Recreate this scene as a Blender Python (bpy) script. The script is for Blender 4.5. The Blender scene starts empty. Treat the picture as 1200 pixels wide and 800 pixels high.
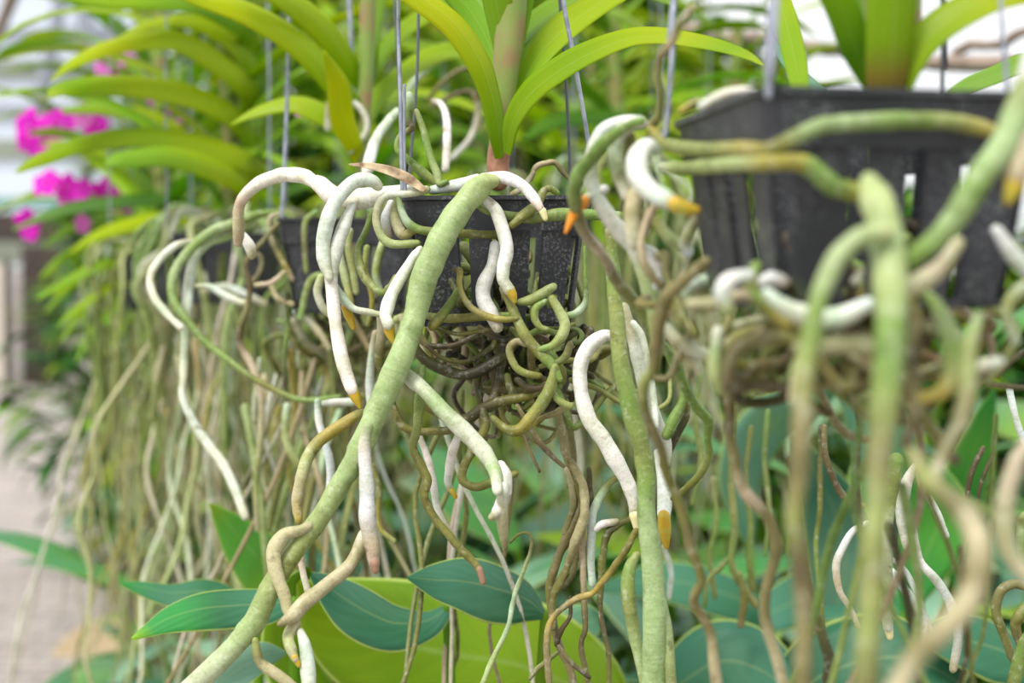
import bpy, math, random
from mathutils import Vector, Matrix, noise
random.seed(7)
COL = bpy.context.scene.collection
H = 1.0                       # camera height above the path
FPX = 1667.0                  # focal length in pixels of a 1200 px wide frame (50 mm)
PITCH = math.atan(50 / FPX)
FWD = Vector((0, math.cos(PITCH), -math.sin(PITCH)))
UPV = Vector((0, math.sin(PITCH), math.cos(PITCH)))
CAM = Vector((0, 0, H))

def P(x, y, d):
    return CAM + d * (FWD + Vector((1, 0, 0)) * ((x - 600) / FPX) + UPV * ((400 - y) / FPX))

def lin(c):
    return tuple(((v / 255) / 12.92 if v / 255 <= .04045 else ((v / 255 + .055) / 1.055) ** 2.4) for v in c)

PAL = {k: lin(v) for k, v in dict(
    W=(230, 226, 218), C=(208, 216, 208), S=(205, 205, 186), G=(152, 172, 116), M=(186, 204, 176), g=(116, 142, 62),
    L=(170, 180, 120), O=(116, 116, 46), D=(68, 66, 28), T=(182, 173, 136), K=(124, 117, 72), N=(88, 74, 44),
    P=(192, 172, 150), Y=(160, 146, 62), B=(46, 38, 22), Q=(138, 146, 78)).items()}

# ---------------------------------------------------------------- materials
def new_mat(name):
    m = bpy.data.materials.new(name); m.use_nodes = True
    nt = m.node_tree; nt.nodes.clear()
    out = nt.nodes.new('ShaderNodeOutputMaterial')
    return m, nt, out

def N_(nt, t, **kw):
    n = nt.nodes.new(t)
    for k, v in kw.items():
        if k.startswith('i_'):
            n.inputs[k[2:].replace('_', ' ')].default_value = v
        else:
            setattr(n, k, v)
    return n

def mixc(nt, fac, a, b, mode='MIX'):
    n = nt.nodes.new('ShaderNodeMix'); n.data_type = 'RGBA'; n.blend_type = mode
    for key, v in ((0, fac), (6, a), (7, b)):
        if hasattr(v, 'is_output'): nt.links.new(v, n.inputs[key])
        elif key == 0: n.inputs[0].default_value = v
        else: n.inputs[key].default_value = (*v, 1) if len(v) == 3 else v
    return n.outputs[2]

def ramp(nt, src, p0, p1, v0=0, v1=1):
    n = nt.nodes.new('ShaderNodeMapRange'); nt.links.new(src, n.inputs[0])
    n.inputs[1].default_value = p0; n.inputs[2].default_value = p1
    n.inputs[3].default_value = v0; n.inputs[4].default_value = v1
    return n.outputs[0]

def root_material():
    m, nt, out = new_mat('root_velamen')
    at = N_(nt, 'ShaderNodeAttribute', attribute_name='Col')
    uv = N_(nt, 'ShaderNodeUVMap')
    geo = N_(nt, 'ShaderNodeTexCoord')
    n1 = N_(nt, 'ShaderNodeTexNoise'); n1.inputs['Scale'].default_value = 90; n1.inputs['Detail'].default_value = 4
    nt.links.new(geo.outputs['Object'], n1.inputs['Vector'])
    f1 = ramp(nt, n1.outputs[0], .46, .74, 0, .8)
    c = mixc(nt, f1, at.outputs['Color'], at.outputs['Color'])
    dark = mixc(nt, 1.0, at.outputs['Color'], (.50, .54, .34), 'MULTIPLY')
    c = mixc(nt, f1, at.outputs['Color'], dark)
    n5 = N_(nt, 'ShaderNodeTexNoise'); n5.inputs['Scale'].default_value = 230; n5.inputs['Detail'].default_value = 5; n5.inputs['Roughness'].default_value = .7
    nt.links.new(geo.outputs['Object'], n5.inputs['Vector'])
    c = mixc(nt, ramp(nt, n5.outputs[0], .54, .68, 0, .28), c, lin((222, 222, 206)))
    # transverse rings along the root (uv.y is the distance along it in metres)
    mp = N_(nt, 'ShaderNodeMapping'); nt.links.new(uv.outputs[0], mp.inputs[0])
    mp.inputs['Scale'].default_value = (1.2, 420, 1)
    n2 = N_(nt, 'ShaderNodeTexNoise'); n2.inputs['Scale'].default_value = 1.0; n2.inputs['Detail'].default_value = 2
    nt.links.new(mp.outputs[0], n2.inputs['Vector'])
    f2 = ramp(nt, n2.outputs[0], .50, .70, 0, .3)
    ring = mixc(nt, 1.0, c, (.62, .62, .56), 'MULTIPLY')
    c = mixc(nt, f2, c, ring)
    n4 = N_(nt, 'ShaderNodeTexNoise'); n4.inputs['Scale'].default_value = 900; n4.inputs['Detail'].default_value = 2
    nt.links.new(geo.outputs['Object'], n4.inputs['Vector'])
    c = mixc(nt, ramp(nt, n4.outputs[0], .5, .68, 0, .45), c, mixc(nt, 1.0, c, (.6, .62, .45), 'MULTIPLY'))
    # sparse dark cracks
    mp3 = N_(nt, 'ShaderNodeMapping'); nt.links.new(uv.outputs[0], mp3.inputs[0]); mp3.inputs['Scale'].default_value = (.5, 55, 1)
    n3 = N_(nt, 'ShaderNodeTexNoise'); n3.inputs['Scale'].default_value = 1.3; n3.inputs['Detail'].default_value = 6
    nt.links.new(mp3.outputs[0], n3.inputs['Vector'])
    f3 = ramp(nt, n3.outputs[0], .66, .70, 0, .65)
    c = mixc(nt, f3, c, mixc(nt, 1.0, c, (.42, .33, .22), 'MULTIPLY'))
    b = N_(nt, 'ShaderNodeBump'); b.inputs['Strength'].default_value = .5; b.inputs['Distance'].default_value = .0006
    nt.links.new(n2.outputs[0], b.inputs['Height'])
    b2 = N_(nt, 'ShaderNodeBump'); b2.inputs['Strength'].default_value = .4; b2.inputs['Distance'].default_value = .0008
    nt.links.new(n1.outputs[0], b2.inputs['Height']); nt.links.new(b.outputs[0], b2.inputs['Normal'])
    p = N_(nt, 'ShaderNodeBsdfPrincipled'); p.inputs['Roughness'].default_value = .55
    nt.links.new(c, p.inputs['Base Color']); nt.links.new(b2.outputs[0], p.inputs['Normal'])
    nt.links.new(p.outputs[0], out.inputs[0])
    return m

def leaf_material(name, veins='parallel', rough=.38, trans=.42, margin=None):
    m, nt, out = new_mat(name)
    at = N_(nt, 'ShaderNodeAttribute', attribute_name='Col')
    uv = N_(nt, 'ShaderNodeUVMap'); sep = N_(nt, 'ShaderNodeSeparateXYZ'); nt.links.new(uv.outputs[0], sep.inputs[0])
    mp = N_(nt, 'ShaderNodeMapping'); nt.links.new(uv.outputs[0], mp.inputs[0])
    c = at.outputs['Color']
    au = N_(nt, 'ShaderNodeMath', operation='ABSOLUTE'); nt.links.new(sep.outputs[0], au.inputs[0])
    if veins == 'parallel':
        mp.inputs['Scale'].default_value = (14, 6, 1)
        nz = N_(nt, 'ShaderNodeTexNoise'); nt.links.new(mp.outputs[0], nz.inputs['Vector']); nz.inputs['Scale'].default_value = 1
        vf = ramp(nt, nz.outputs[0], .35, .7, 0, .35)
        hgt = nz.outputs[0]
    else:
        # side veins running from the midrib forward to the margin
        ad = N_(nt, 'ShaderNodeMath', operation='MULTIPLY_ADD'); nt.links.new(au.outputs[0], ad.inputs[0])
        ad.inputs[1].default_value = -.055; nt.links.new(sep.outputs[1], ad.inputs[2])
        mu = N_(nt, 'ShaderNodeMath', operation='MULTIPLY'); nt.links.new(ad.outputs[0], mu.inputs[0]); mu.inputs[1].default_value = 330
        si = N_(nt, 'ShaderNodeMath', operation='SINE'); nt.links.new(mu.outputs[0], si.inputs[0])
        vf = ramp(nt, si.outputs[0], .7, 1, 0, .16)
        hgt = si.outputs[0]
    c = mixc(nt, vf, c, mixc(nt, 1.0, c, (.66, .78, .6), 'MULTIPLY'))
    tc = N_(nt, 'ShaderNodeTexCoord')
    n2 = N_(nt, 'ShaderNodeTexNoise'); n2.inputs['Scale'].default_value = 18; nt.links.new(tc.outputs['Object'], n2.inputs['Vector'])
    c = mixc(nt, ramp(nt, n2.outputs[0], .4, .75, 0, .5), c, mixc(nt, 1.0, c, (1.25, 1.0, .6), 'MULTIPLY'))
    mr = ramp(nt, au.outputs[0], 0, .06, .55, 0)          # pale midrib
    c = mixc(nt, mr, c, mixc(nt, .5, c, (.45, .55, .2)))
    if margin:
        c = mixc(nt, ramp(nt, au.outputs[0], .93, .97, 0, .9), c, margin)
    p = N_(nt, 'ShaderNodeBsdfPrincipled'); p.inputs['Roughness'].default_value = rough; p.inputs['Specular IOR Level'].default_value = .3
    nt.links.new(c, p.inputs['Base Color'])
    b = N_(nt, 'ShaderNodeBump'); b.inputs['Strength'].default_value = .15; b.inputs['Distance'].default_value = .0005
    nt.links.new(hgt, b.inputs['Height']); nt.links.new(b.outputs[0], p.inputs['Normal'])
    tr = N_(nt, 'ShaderNodeBsdfTranslucent')
    nt.links.new(mixc(nt, 1.0, c, (1.25, 1.2, .55), 'MULTIPLY'), tr.inputs['Color'])
    mx = N_(nt, 'ShaderNodeMixShader'); mx.inputs[0].default_value = trans
    nt.links.new(p.outputs[0], mx.inputs[1]); nt.links.new(tr.outputs[0], mx.inputs[2])
    nt.links.new(mx.outputs[0], out.inputs[0])
    return m

def plain(name, col, rough=.6, metal=0, noise_scale=None, col2=None, lo=.4, hi=.7, bump=0, trans=0):
    m, nt, out = new_mat(name)
    p = N_(nt, 'ShaderNodeBsdfPrincipled'); p.inputs['Roughness'].default_value = rough; p.inputs['Metallic'].default_value = metal
    p.inputs['Base Color'].default_value = (*col, 1)
    if noise_scale:
        tc = N_(nt, 'ShaderNodeTexCoord'); nz = N_(nt, 'ShaderNodeTexNoise')
        nz.inputs['Scale'].default_value = noise_scale; nz.inputs['Detail'].default_value = 5
        nt.links.new(tc.outputs['Object'], nz.inputs['Vector'])
        nt.links.new(mixc(nt, ramp(nt, nz.outputs[0], lo, hi), col, col2 or col), p.inputs['Base Color'])
        if bump:
            b = N_(nt, 'ShaderNodeBump'); b.inputs['Strength'].default_value = bump; b.inputs['Distance'].default_value = .01
            nt.links.new(nz.outputs[0], b.inputs['Height']); nt.links.new(b.outputs[0], p.inputs['Normal'])
    if trans:
        tr = N_(nt, 'ShaderNodeBsdfTranslucent'); tr.inputs[0].default_value = (*col, 1)
        mx = N_(nt, 'ShaderNodeMixShader'); mx.inputs[0].default_value = trans
        nt.links.new(p.outputs[0], mx.inputs[1]); nt.links.new(tr.outputs[0], mx.inputs[2]); nt.links.new(mx.outputs[0], out.inputs[0])
    else:
        nt.links.new(p.outputs[0], out.inputs[0])
    return m

def basket_material():
    m, nt, out = new_mat('black_plastic')
    tc = N_(nt, 'ShaderNodeTexCoord')
    a = N_(nt, 'ShaderNodeTexNoise'); a.inputs['Scale'].default_value = 45; a.inputs['Detail'].default_value = 3
    b = N_(nt, 'ShaderNodeTexNoise'); b.inputs['Scale'].default_value = 700; b.inputs['Detail'].default_value = 3
    for n in (a, b): nt.links.new(tc.outputs['Object'], n.inputs['Vector'])
    ml = N_(nt, 'ShaderNodeMath', operation='MULTIPLY'); nt.links.new(ramp(nt, a.outputs[0], .40, .70), ml.inputs[0])
    nt.links.new(ramp(nt, b.outputs[0], .50, .72), ml.inputs[1])
    c = mixc(nt, ml.outputs[0], lin((42, 43, 48)), lin((132, 136, 136)))
    al = N_(nt, 'ShaderNodeTexNoise'); al.inputs['Scale'].default_value = 28; nt.links.new(tc.outputs['Object'], al.inputs['Vector'])
    c = mixc(nt, ramp(nt, al.outputs[0], .56, .72, 0, .55), c, lin((84, 100, 52)))
    p = N_(nt, 'ShaderNodeBsdfPrincipled'); nt.links.new(c, p.inputs['Base Color']); p.inputs['Roughness'].default_value = .5
    bp = N_(nt, 'ShaderNodeBump'); bp.inputs['Strength'].default_value = .2; bp.inputs['Distance'].default_value = .0005
    nt.links.new(b.outputs[0], bp.inputs['Height']); nt.links.new(bp.outputs[0], p.inputs['Normal'])
    nt.links.new(p.outputs[0], out.inputs[0])
    return m

M_ROOT = root_material()
M_STRAP = leaf_material('strap_leaf', 'parallel', .45, .5)
M_BROAD = leaf_material('broad_leaf', 'side', .42, .30, margin=lin((190, 210, 110)))
M_TIP = plain('root_tip', lin((192, 152, 22)), .5, noise_scale=300, col2=lin((178, 172, 62)))
M_TIPO = plain('root_tip_orange', lin((235, 150, 45)), .45, noise_scale=200, col2=lin((205, 130, 20)))
M_TIPB = plain('root_tip_brown', lin((150, 116, 92)), .6)
M_TIPP = plain('root_tip_pale', lin((228, 220, 160)), .45)
M_BASK = basket_material()
M_WIRE = plain('galvanised_wire', lin((165, 170, 182)), .45, .45, noise_scale=120, col2=lin((120, 125, 140)))
M_WIRED = plain('dark_wire', lin((95, 98, 105)), .5, .4)
M_WOOD = plain('weathered_pole', lin((160, 140, 125)), .75, noise_scale=25, col2=lin((105, 90, 80)), bump=.3)
M_STEM = plain('orchid_stem', lin((118, 144, 58)), .55, noise_scale=50, col2=lin((140, 112, 74)), lo=.42, hi=.7)
M_SHEATH = plain('dry_sheath', lin((176, 128, 100)), .8, noise_scale=140, col2=lin((130, 84, 62)), bump=.2)
M_BRACT = plain('dry_bract', lin((190, 170, 135)), .8, noise_scale=160, col2=lin((110, 85, 60)))
M_PETAL = plain('magenta_petal', lin((240, 0, 215)), .6, noise_scale=60, col2=lin((215, 40, 205)), trans=.4)
M_PETALP = plain('pink_petal', lin((225, 120, 205)), .5, trans=.4)

# ---------------------------------------------------------------- object helpers
def tag(o, label=None, cat=None, group=None, kind=None):
    if label: o['label'] = label
    if cat: o['category'] = cat
    if group: o['group'] = group
    if kind: o['kind'] = kind
    return o

def empty(name, loc, label=None, cat=None, group=None, rz=0):
    o = bpy.data.objects.new(name, None); COL.objects.link(o)
    o.location = loc; o.rotation_euler = (0, 0, rz); o.empty_display_size = .02
    tag(o, label, cat, group)
    return o

ORIG = {}
def origin_of(o):
    return ORIG.get(o.name, Vector((0, 0, 0)))

class MB:
    def __init__(s): s.v = []; s.f = []; s.c = []; s.uv = []
    def add(s, v, f, c=None, uv=None):
        b = len(s.v); s.v += v; s.f += [tuple(i + b for i in q) for q in f]
        s.c += c if c else [(1, 1, 1)] * len(v); s.uv += uv if uv else [(0, 0)] * len(v)
    def box(s, cx, cy, cz, sx, sy, sz, M=None):
        vs = [Vector((cx + a * sx / 2, cy + b * sy / 2, cz + c * sz / 2)) for a in (-1, 1) for b in (-1, 1) for c in (-1, 1)]
        if M: vs = [M @ v for v in vs]
        s.add(vs, [(0, 1, 3, 2), (4, 6, 7, 5), (0, 4, 5, 1), (2, 3, 7, 6), (0, 2, 6, 4), (1, 5, 7, 3)])
    def build(s, name, mat, parent=None, world=False, smooth=True):
        """verts are world coordinates when world=True; they are stored relative to the parent thing"""
        off = Vector((0, 0, 0))
        if world and parent is not None:
            q = parent; off = Vector((0, 0, 0))
            while q is not None: off += q.location; q = q.parent
        me = bpy.data.meshes.new(name)
        me.from_pydata([tuple(Vector(p) - off) for p in s.v], [], s.f)
        me.materials.append(mat)
        ca = me.color_attributes.new('Col', 'FLOAT_COLOR', 'POINT')
        ca.data.foreach_set('color', [x for c in s.c for x in (c[0], c[1], c[2], 1)])
        ul = me.uv_layers.new(name='UVMap')
        li = [0] * len(me.loops); me.loops.foreach_get('vertex_index', li)
        ul.data.foreach_set('uv', [x for i in li for x in s.uv[i]])
        if smooth: me.polygons.foreach_set('use_smooth', [True] * len(me.polygons))
        me.update()
        o = bpy.data.objects.new(name, me); COL.objects.link(o)
        if parent is not None: o.parent = parent
        return o

def catmull(pts, n=6):
    """pts: list of tuples of numbers; interpolates every component"""
    if len(pts) < 2: return pts
    P_ = [tuple(2 * a - b for a, b in zip(pts[0], pts[1]))] + list(pts) + [tuple(2 * a - b for a, b in zip(pts[-1], pts[-2]))]
    out = []
    for i in range(1, len(P_) - 2):
        p0, p1, p2, p3 = P_[i - 1:i + 3]
        for j in range(n):
            t = j / n
            out.append(tuple(.5 * (2 * b + (c - a) * t + (2 * a - 5 * b + 4 * c - d) * t * t + (3 * b - a - 3 * c + d) * t ** 3)
                             for a, b, c, d in zip(p0, p1, p2, p3)))
    out.append(tuple(pts[-1]))
    return out

def frames(pts):
    fr = []; prev = None
    for i, p in enumerate(pts):
        t = (pts[min(i + 1, len(pts) - 1)] - pts[max(i - 1, 0)])
        if t.length < 1e-9: t = Vector((0, 0, -1))
        t.normalize()
        if prev is None:
            a = Vector((0, 1, 0)) if abs(t.y) < .9 else Vector((1, 0, 0))
            n = t.cross(a).normalized()
        else:
            n = (prev - t * prev.dot(t))
            n = n.normalized() if n.length > 1e-6 else t.orthogonal().normalized()
        prev = n; fr.append((t, n, t.cross(n)))
    return fr

def tube(mb, pts, rads, cols, seg=10, rough=.06, seed=0.0, cap=True):
    """pts Vectors, rads metres, cols list of rgb or one rgb"""
    if not isinstance(cols, list): cols = [cols] * len(pts)
    P2, R2, C2 = list(pts), list(rads), list(cols)
    if cap:
        for end in (0, 1):
            i, j = (0, 1) if end == 0 else (-1, -2)
            d = (P2[i] - P2[j]); d = d.normalized() if d.length > 1e-9 else Vector((0, 0, 1))
            r = R2[i]; c = C2[i]; base = P2[i].copy()
            ext = [(base + d * r * k, r * q, c) for k, q in ((.45, .86), (.8, .55), (.97, .2))]
            if end == 0:
                for e in ext: P2.insert(0, e[0]); R2.insert(0, e[1]); C2.insert(0, e[2])
            else:
                for e in ext: P2.append(e[0]); R2.append(e[1]); C2.append(e[2])
    fr = frames(P2); vs = []; cs = []; uvs = []; L = 0
    for i, p in enumerate(P2):
        if i: L += (p - P2[i - 1]).length
        t, n, b = fr[i]
        for k in range(seg):
            a = 2 * math.pi * k / seg
            dr = n * math.cos(a) + b * math.sin(a)
            r = R2[i] * (1 + rough * noise.noise(Vector((L / max(R2[i], .0005) * .45, math.cos(a) * .8 + seed * 7.3, math.sin(a) * .8 + seed * 3.1))) * 2)
            vs.append(p + dr * r); cs.append(C2[i]); uvs.append((abs(2 * k / seg - 1), L + seed))
    fs = []
    for i in range(len(P2) - 1):
        for k in range(seg):
            k2 = (k + 1) % seg
            fs.append((i * seg + k, i * seg + k2, (i + 1) * seg + k2, (i + 1) * seg + k))
    fs.append(tuple(range(seg - 1, -1, -1))); fs.append(tuple((len(P2) - 1) * seg + k for k in range(seg)))
    mb.add(vs, fs, cs, uvs)

def parse(s):
    return [tuple(float(q) for q in w.split(',')) for w in s.split()]

def to3d(pts, d):
    n = len(pts); out = []
    if d == 'R':      # lying on the outside of the near right basket
        return [(q[0], q[1], q[2], (.452 + (898 - q[0]) / 111 * .1 if q[0] < 898 else .452 + (q[0] - 898) / 277 * .0155) - .0035 - q[2] / 2 * .46 / FPX) for q in pts]
    d0, d1 = d if isinstance(d, tuple) else (d, d)
    for i, q in enumerate(pts):
        t = i / max(1, n - 1)
        dd = q[3] if len(q) > 3 else d0 + (d1 - d0) * t
        out.append((q[0], q[1], q[2], dd))
    return out

RSEED = [0]
def colours(keys, n, jit=.06):
    ks = [PAL[k] for k in keys.split()] if isinstance(keys, str) else keys
    j = [1 + random.uniform(-jit, jit) for _ in range(3)]
    out = []
    for i in range(n):
        t = i / max(1, n - 1) * (len(ks) - 1); a = min(int(t), len(ks) - 1); b = min(a + 1, len(ks) - 1); u = t - a
        out.append(tuple((ks[a][q] * (1 - u) + ks[b][q] * u) * j[q] for q in range(3)))
    return out

def root(plant, d, s, cols, tip=None, tmat=None, name='aerial_root', wav=.0025, seg=12, rough=.06, label=None):
    RSEED[0] += 1; sd = RSEED[0] * .713
    pts = to3d(parse(s), d)
    sm = catmull(pts, 6)
    V = []; R = []; L = 0
    for i, (x, y, w, dd) in enumerate(sm):
        if i: L += math.hypot(x - sm[i - 1][0], y - sm[i - 1][1]) * dd / FPX
        off = wav * noise.noise(Vector((L * 28, sd, .3))) * 2
        V.append(P(x, y, dd + off)); R.append(max(.0006, w / 2 * dd / FPX * (1 + .10 * noise.noise(Vector((L * 130, sd, 9.1))))))
    mb = MB(); tube(mb, V, R, colours(cols, len(V)), seg, rough, sd)
    o = mb.build(name, M_ROOT, plant, world=True)
    if label: o['label'] = label
    if tip:
        tp = to3d(parse(tip), pts[-1][3]); ts = catmull(tp, 5)
        mb = MB()
        tube(mb, [P(a, b, c2) for a, b, w, c2 in ts], [w / 2 * c2 / FPX for a, b, w, c2 in ts], (1, 1, 1), 12, .03, sd)
        t = mb.build('root_tip', tmat or M_TIP, o, world=True)
    return o

def leafgeo(V, W, S, cols, fold=.15, thick=.0005, nu=7, twist=0):
    """V centreline, W full widths, S side vectors; closed thin blade"""
    mb_v = []; c = []; uv = []; n = len(V); L = 0
    for side in (1, -1):
        L = 0
        for i in range(n):
            if i: L += (V[i] - V[i - 1]).length
            t = (V[min(i + 1, n - 1)] - V[max(i - 1, 0)]).normalized()
            s_ = S[i]; s_ = (s_ - t * s_.dot(t)).normalized(); nn = t.cross(s_).normalized()
            for k in range(nu):
                u = 2 * k / (nu - 1) - 1
                z = fold * (abs(u) ** 1.3) * W[i] / 2
                edge = thick * (1 - .8 * abs(u))
                mb_v.append(V[i] + s_ * u * W[i] / 2 + nn * (z + side * edge)); c.append(cols[i]); uv.append((u, L))
    f = []
    for i in range(n - 1):
        for k in range(nu - 1):
            a = i * nu + k
            f.append((a, a + 1, a + nu + 1, a + nu)); b = a + n * nu
            f.append((b, b + nu, b + nu + 1, b + 1))
    for i in range(n - 1):
        for k, fl in ((0, 0), (nu - 1, 1)):
            a = i * nu + k; b = a + n * nu
            q = (a, a + nu, b + nu, b); f.append(q if not fl else q[::-1])
    return mb_v, f, c, uv

def leaf(plant, d, s, cols, tilt=35, fold=.12, name='leaf', mat=None, flip=1, label=None, thick=.0006, bow=0.0):
    """traced leaf: centreline with widths; blade leans back from the view plane by tilt"""
    pts = to3d(parse(s), d); sm = catmull(pts, 6)
    V = [P(x, y, dd) for x, y, w, dd in sm]; W = []; S = []
    n = len(sm)
    ct = math.cos(math.radians(tilt)); st = math.sin(math.radians(tilt))
    for i, (x, y, w, dd) in enumerate(sm):
        a = V[min(i + 1, n - 1)] - V[max(i - 1, 0)]
        pr = Vector((-a.z, 0, a.x))
        pr = pr.normalized() if pr.length > 1e-9 else Vector((1, 0, 0))
        if pr.z < 0: pr = -pr
        if i and S and pr.dot(Vector((S[-1].x, 0, S[-1].z))) < 0: pr = -pr
        S.append((pr * ct + Vector((0, 1, 0)) * st * flip).normalized())
        W.append(max(.0008, w * dd / FPX / max(.35, ct)))
    mb = MB(); mb.add(*leafgeo(V, W, S, colours(cols, n, .05), fold, thick))
    o = mb.build(name, mat or M_STRAP, plant, world=True)
    if label: o['label'] = label
    return o
for k, v in dict(y1=(172, 196, 14), y2=(190, 206, 14), y3=(146, 184, 18), g1=(112, 160, 28), g2=(84, 136, 34), g3=(142, 186, 44), g4=(62, 108, 40),
                 t1=(56, 116, 84), t2=(72, 132, 104), t3=(42, 92, 66), t4=(118, 168, 140), t5=(150, 188, 166), e1=(56, 150, 72), e2=(96, 170, 70), w1=(210, 220, 170),
                 b1=(126, 166, 12), b2=(104, 148, 10), b3=(84, 130, 14)).items():
    PAL[k] = lin(v)
# ---------------------------------------------------------------- slatted baskets
def rsq(h, r, m=6):
    """rounded square loop, half size h, as (x,y) list starting at the middle of the -y side, counter-clockwise"""
    pts = []
    for cx, cy, a0 in ((h - r, -(h - r), -90), (h - r, h - r, 0), (-(h - r), h - r, 90), (-(h - r), -(h - r), 180)):
        for k in range(m + 1):
            a = math.radians(a0 + 90 * k / m); pts.append((cx + r * math.cos(a), cy + r * math.sin(a)))
    return pts

def rsq_at(h, r, u):
    """point on a rounded square; u in 0..4, one unit per side, integers at side middles (0: -y side)"""
    pts = rsq(h, r); pts = pts + [pts[0]]
    k = int(u) % 4; f = u - int(u)
    # param by angle-like projection: walk from side middle to next side middle
    a = [(0, -h), (h, 0), (0, h), (-h, 0)][k]; b = [(0, -h), (h, 0), (0, h), (-h, 0)][(k + 1) % 4]
    c = [(h, -h), (h, h), (-h, h), (-h, -h)][k]
    L = h - r; arc = r * math.pi / 2; tot = 2 * L + arc; s = f * tot
    da = ((c[0] - a[0]) / h, (c[1] - a[1]) / h); db = ((b[0] - c[0]) / h, (b[1] - c[1]) / h)
    if s < L: return (a[0] + da[0] * s, a[1] + da[1] * s)
    if s > L + arc:
        q = s - L - arc; return (c[0] + db[0] * (r + q), c[1] + db[1] * (r + q))
    t = (s - L) / r
    cx, cy = c[0] - da[0] * r + db[0] * r, c[1] - da[1] * r + db[1] * r
    return (cx + r * (math.sin(t) * da[0] - math.cos(t) * db[0]), cy + r * (math.sin(t) * da[1] - math.cos(t) * db[1]))

HT, HB, BH, RIMH = .0510, .0425, .069, .0185
def make_basket(loc, rz, label, group, wires=None, plan=True):
    b = empty('hanging_basket', loc, label, 'basket', group, 0)
    Rz = Matrix.Rotation(rz, 3, 'Z')
    def T(x, y, z): return Rz @ Vector((x, y, z))
    def hz(z): return HT - .0015 + (HB - HT) * (-z / BH)
    # rim: band with a thin lip on top
    mb = MB(); m = 7
    prof = [(HT + .0018, 0), (HT + .0018, -.0022), (HT - .0002, -.003), (HT - .0022, -RIMH), (HT - .0042, -RIMH), (HT - .0022, 0)]
    vs = []; np_ = len(prof)
    lp = None
    for h, z in prof:
        lp = rsq(h, .011 - (HT - h), m); vs += [T(x, y, z) for x, y in lp]
    nl = len(lp)
    fs = [(i * nl + k, i * nl + (k + 1) % nl, ((i + 1) % np_) * nl + (k + 1) % nl, ((i + 1) % np_) * nl + k) for i in range(np_) for k in range(nl)]
    mb.add(vs, [f[::-1] for f in fs]); mb.build('rim', M_BASK, b, smooth=False)
    # slats
    spans = []
    for s in range(4):
        for q0, q1 in ((.012, .265), (.335, .475), (.575, .705), (.785, .955)):
            spans.append((s - .5 + q0 + 4, s - .5 + q1 + 4))
    for u0, u1 in spans:
        mb = MB(); vs = []; nu = 7; nz = 6
        corner = (u1 - u0) > .2
        for inner in (0, 1):
            for j in range(nz + 1):
                z = -RIMH + .001 + (-(BH) + RIMH) * j / nz
                shrink = 0
                if j == nz: shrink = .04 if corner else .012
                h = hz(z) - inner * .0018
                for k in range(nu):
                    u = u0 + shrink + (u1 - u0 - 2 * shrink) * k / (nu - 1)
                    x, y = rsq_at(h, .009, u % 4); vs.append(T(x, y, z))
        fs = []; o2 = (nz + 1) * nu
        for j in range(nz):
            for k in range(nu - 1):
                a = j * nu + k; fs.append((a, a + nu, a + nu + 1, a + 1)); fs.append((a + o2, a + 1 + o2, a + nu + 1 + o2, a + nu + o2))
            a = j * nu; fs.append((a, a + o2, a + nu + o2, a + nu)); a += nu - 1; fs.append((a, a + nu, a + nu + o2, a + o2))
        for k in range(nu - 1):
            a = nz * nu + k; fs.append((a, a + o2, a + 1 + o2, a + 1))
            fs.append((k, k + 1, k + 1 + o2, k + o2))
        mb.add(vs, fs); mb.build('slat', M_BASK, b, smooth=False)
    # bottom ring and grid
    mb = MB(); h = HB - .001
    for i in range(5):
        p = -h + .004 + (2 * h - .008) * i / 4
        mb.box(p, 0, -BH, .004, 2 * h - .004, .003, Rz.to_4x4()); mb.box(0, p, -BH, 2 * h - .004, .004, .0026, Rz.to_4x4())
    mb.build('base_grid', M_BASK, b, smooth=False)
    return b

def wire(parent, pts, r, mat=None, name='wire'):
    mb = MB(); sm = catmull([tuple(p) for p in pts], 5)
    tube(mb, [Vector(p) for p in sm], [r] * len(sm), (1, 1, 1), 8, 0)
    return mb.build(name, mat or M_WIRE, parent, world=True)

def wpx(parent, s, d, w, mat=None, top=None):
    pts = [P(x, y, d) for x, y in parse(s)]
    if top is not None: pts.append(Vector(top))
    return wire(parent, pts, w / 2 * d / FPX, mat)

def rz_dir(a): return Vector((math.cos(a), math.sin(a), 0))

GB = 'slatted baskets of the hanging row'
RAILZ = H + .80
# near right basket: nearest corner of its rim at px (900,100)
RA = math.radians(10.6)
c0 = P(898, 100, .452)
cR = c0 + Matrix.Rotation(RA, 3, 'Z') @ Vector((HT, HT, 0))
basR = make_basket(cR, RA, 'large looking blurred black slatted basket at the upper right with roots running along its rim', None)
cC = P(584, 229, .762) + Vector((0, HT, 0)); RC = math.radians(-1.5)
basC = make_basket(cC, RC, 'sharp charcoal slatted basket in the middle with a thick green root over its rim', None)
cD = P(402, 255, 1.045) + Vector((0, HT, 0)); RD = math.radians(3)
basD = make_basket(cD, RD, 'black slatted basket just behind and left of the sharp one, half hidden by white roots', None)

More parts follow.
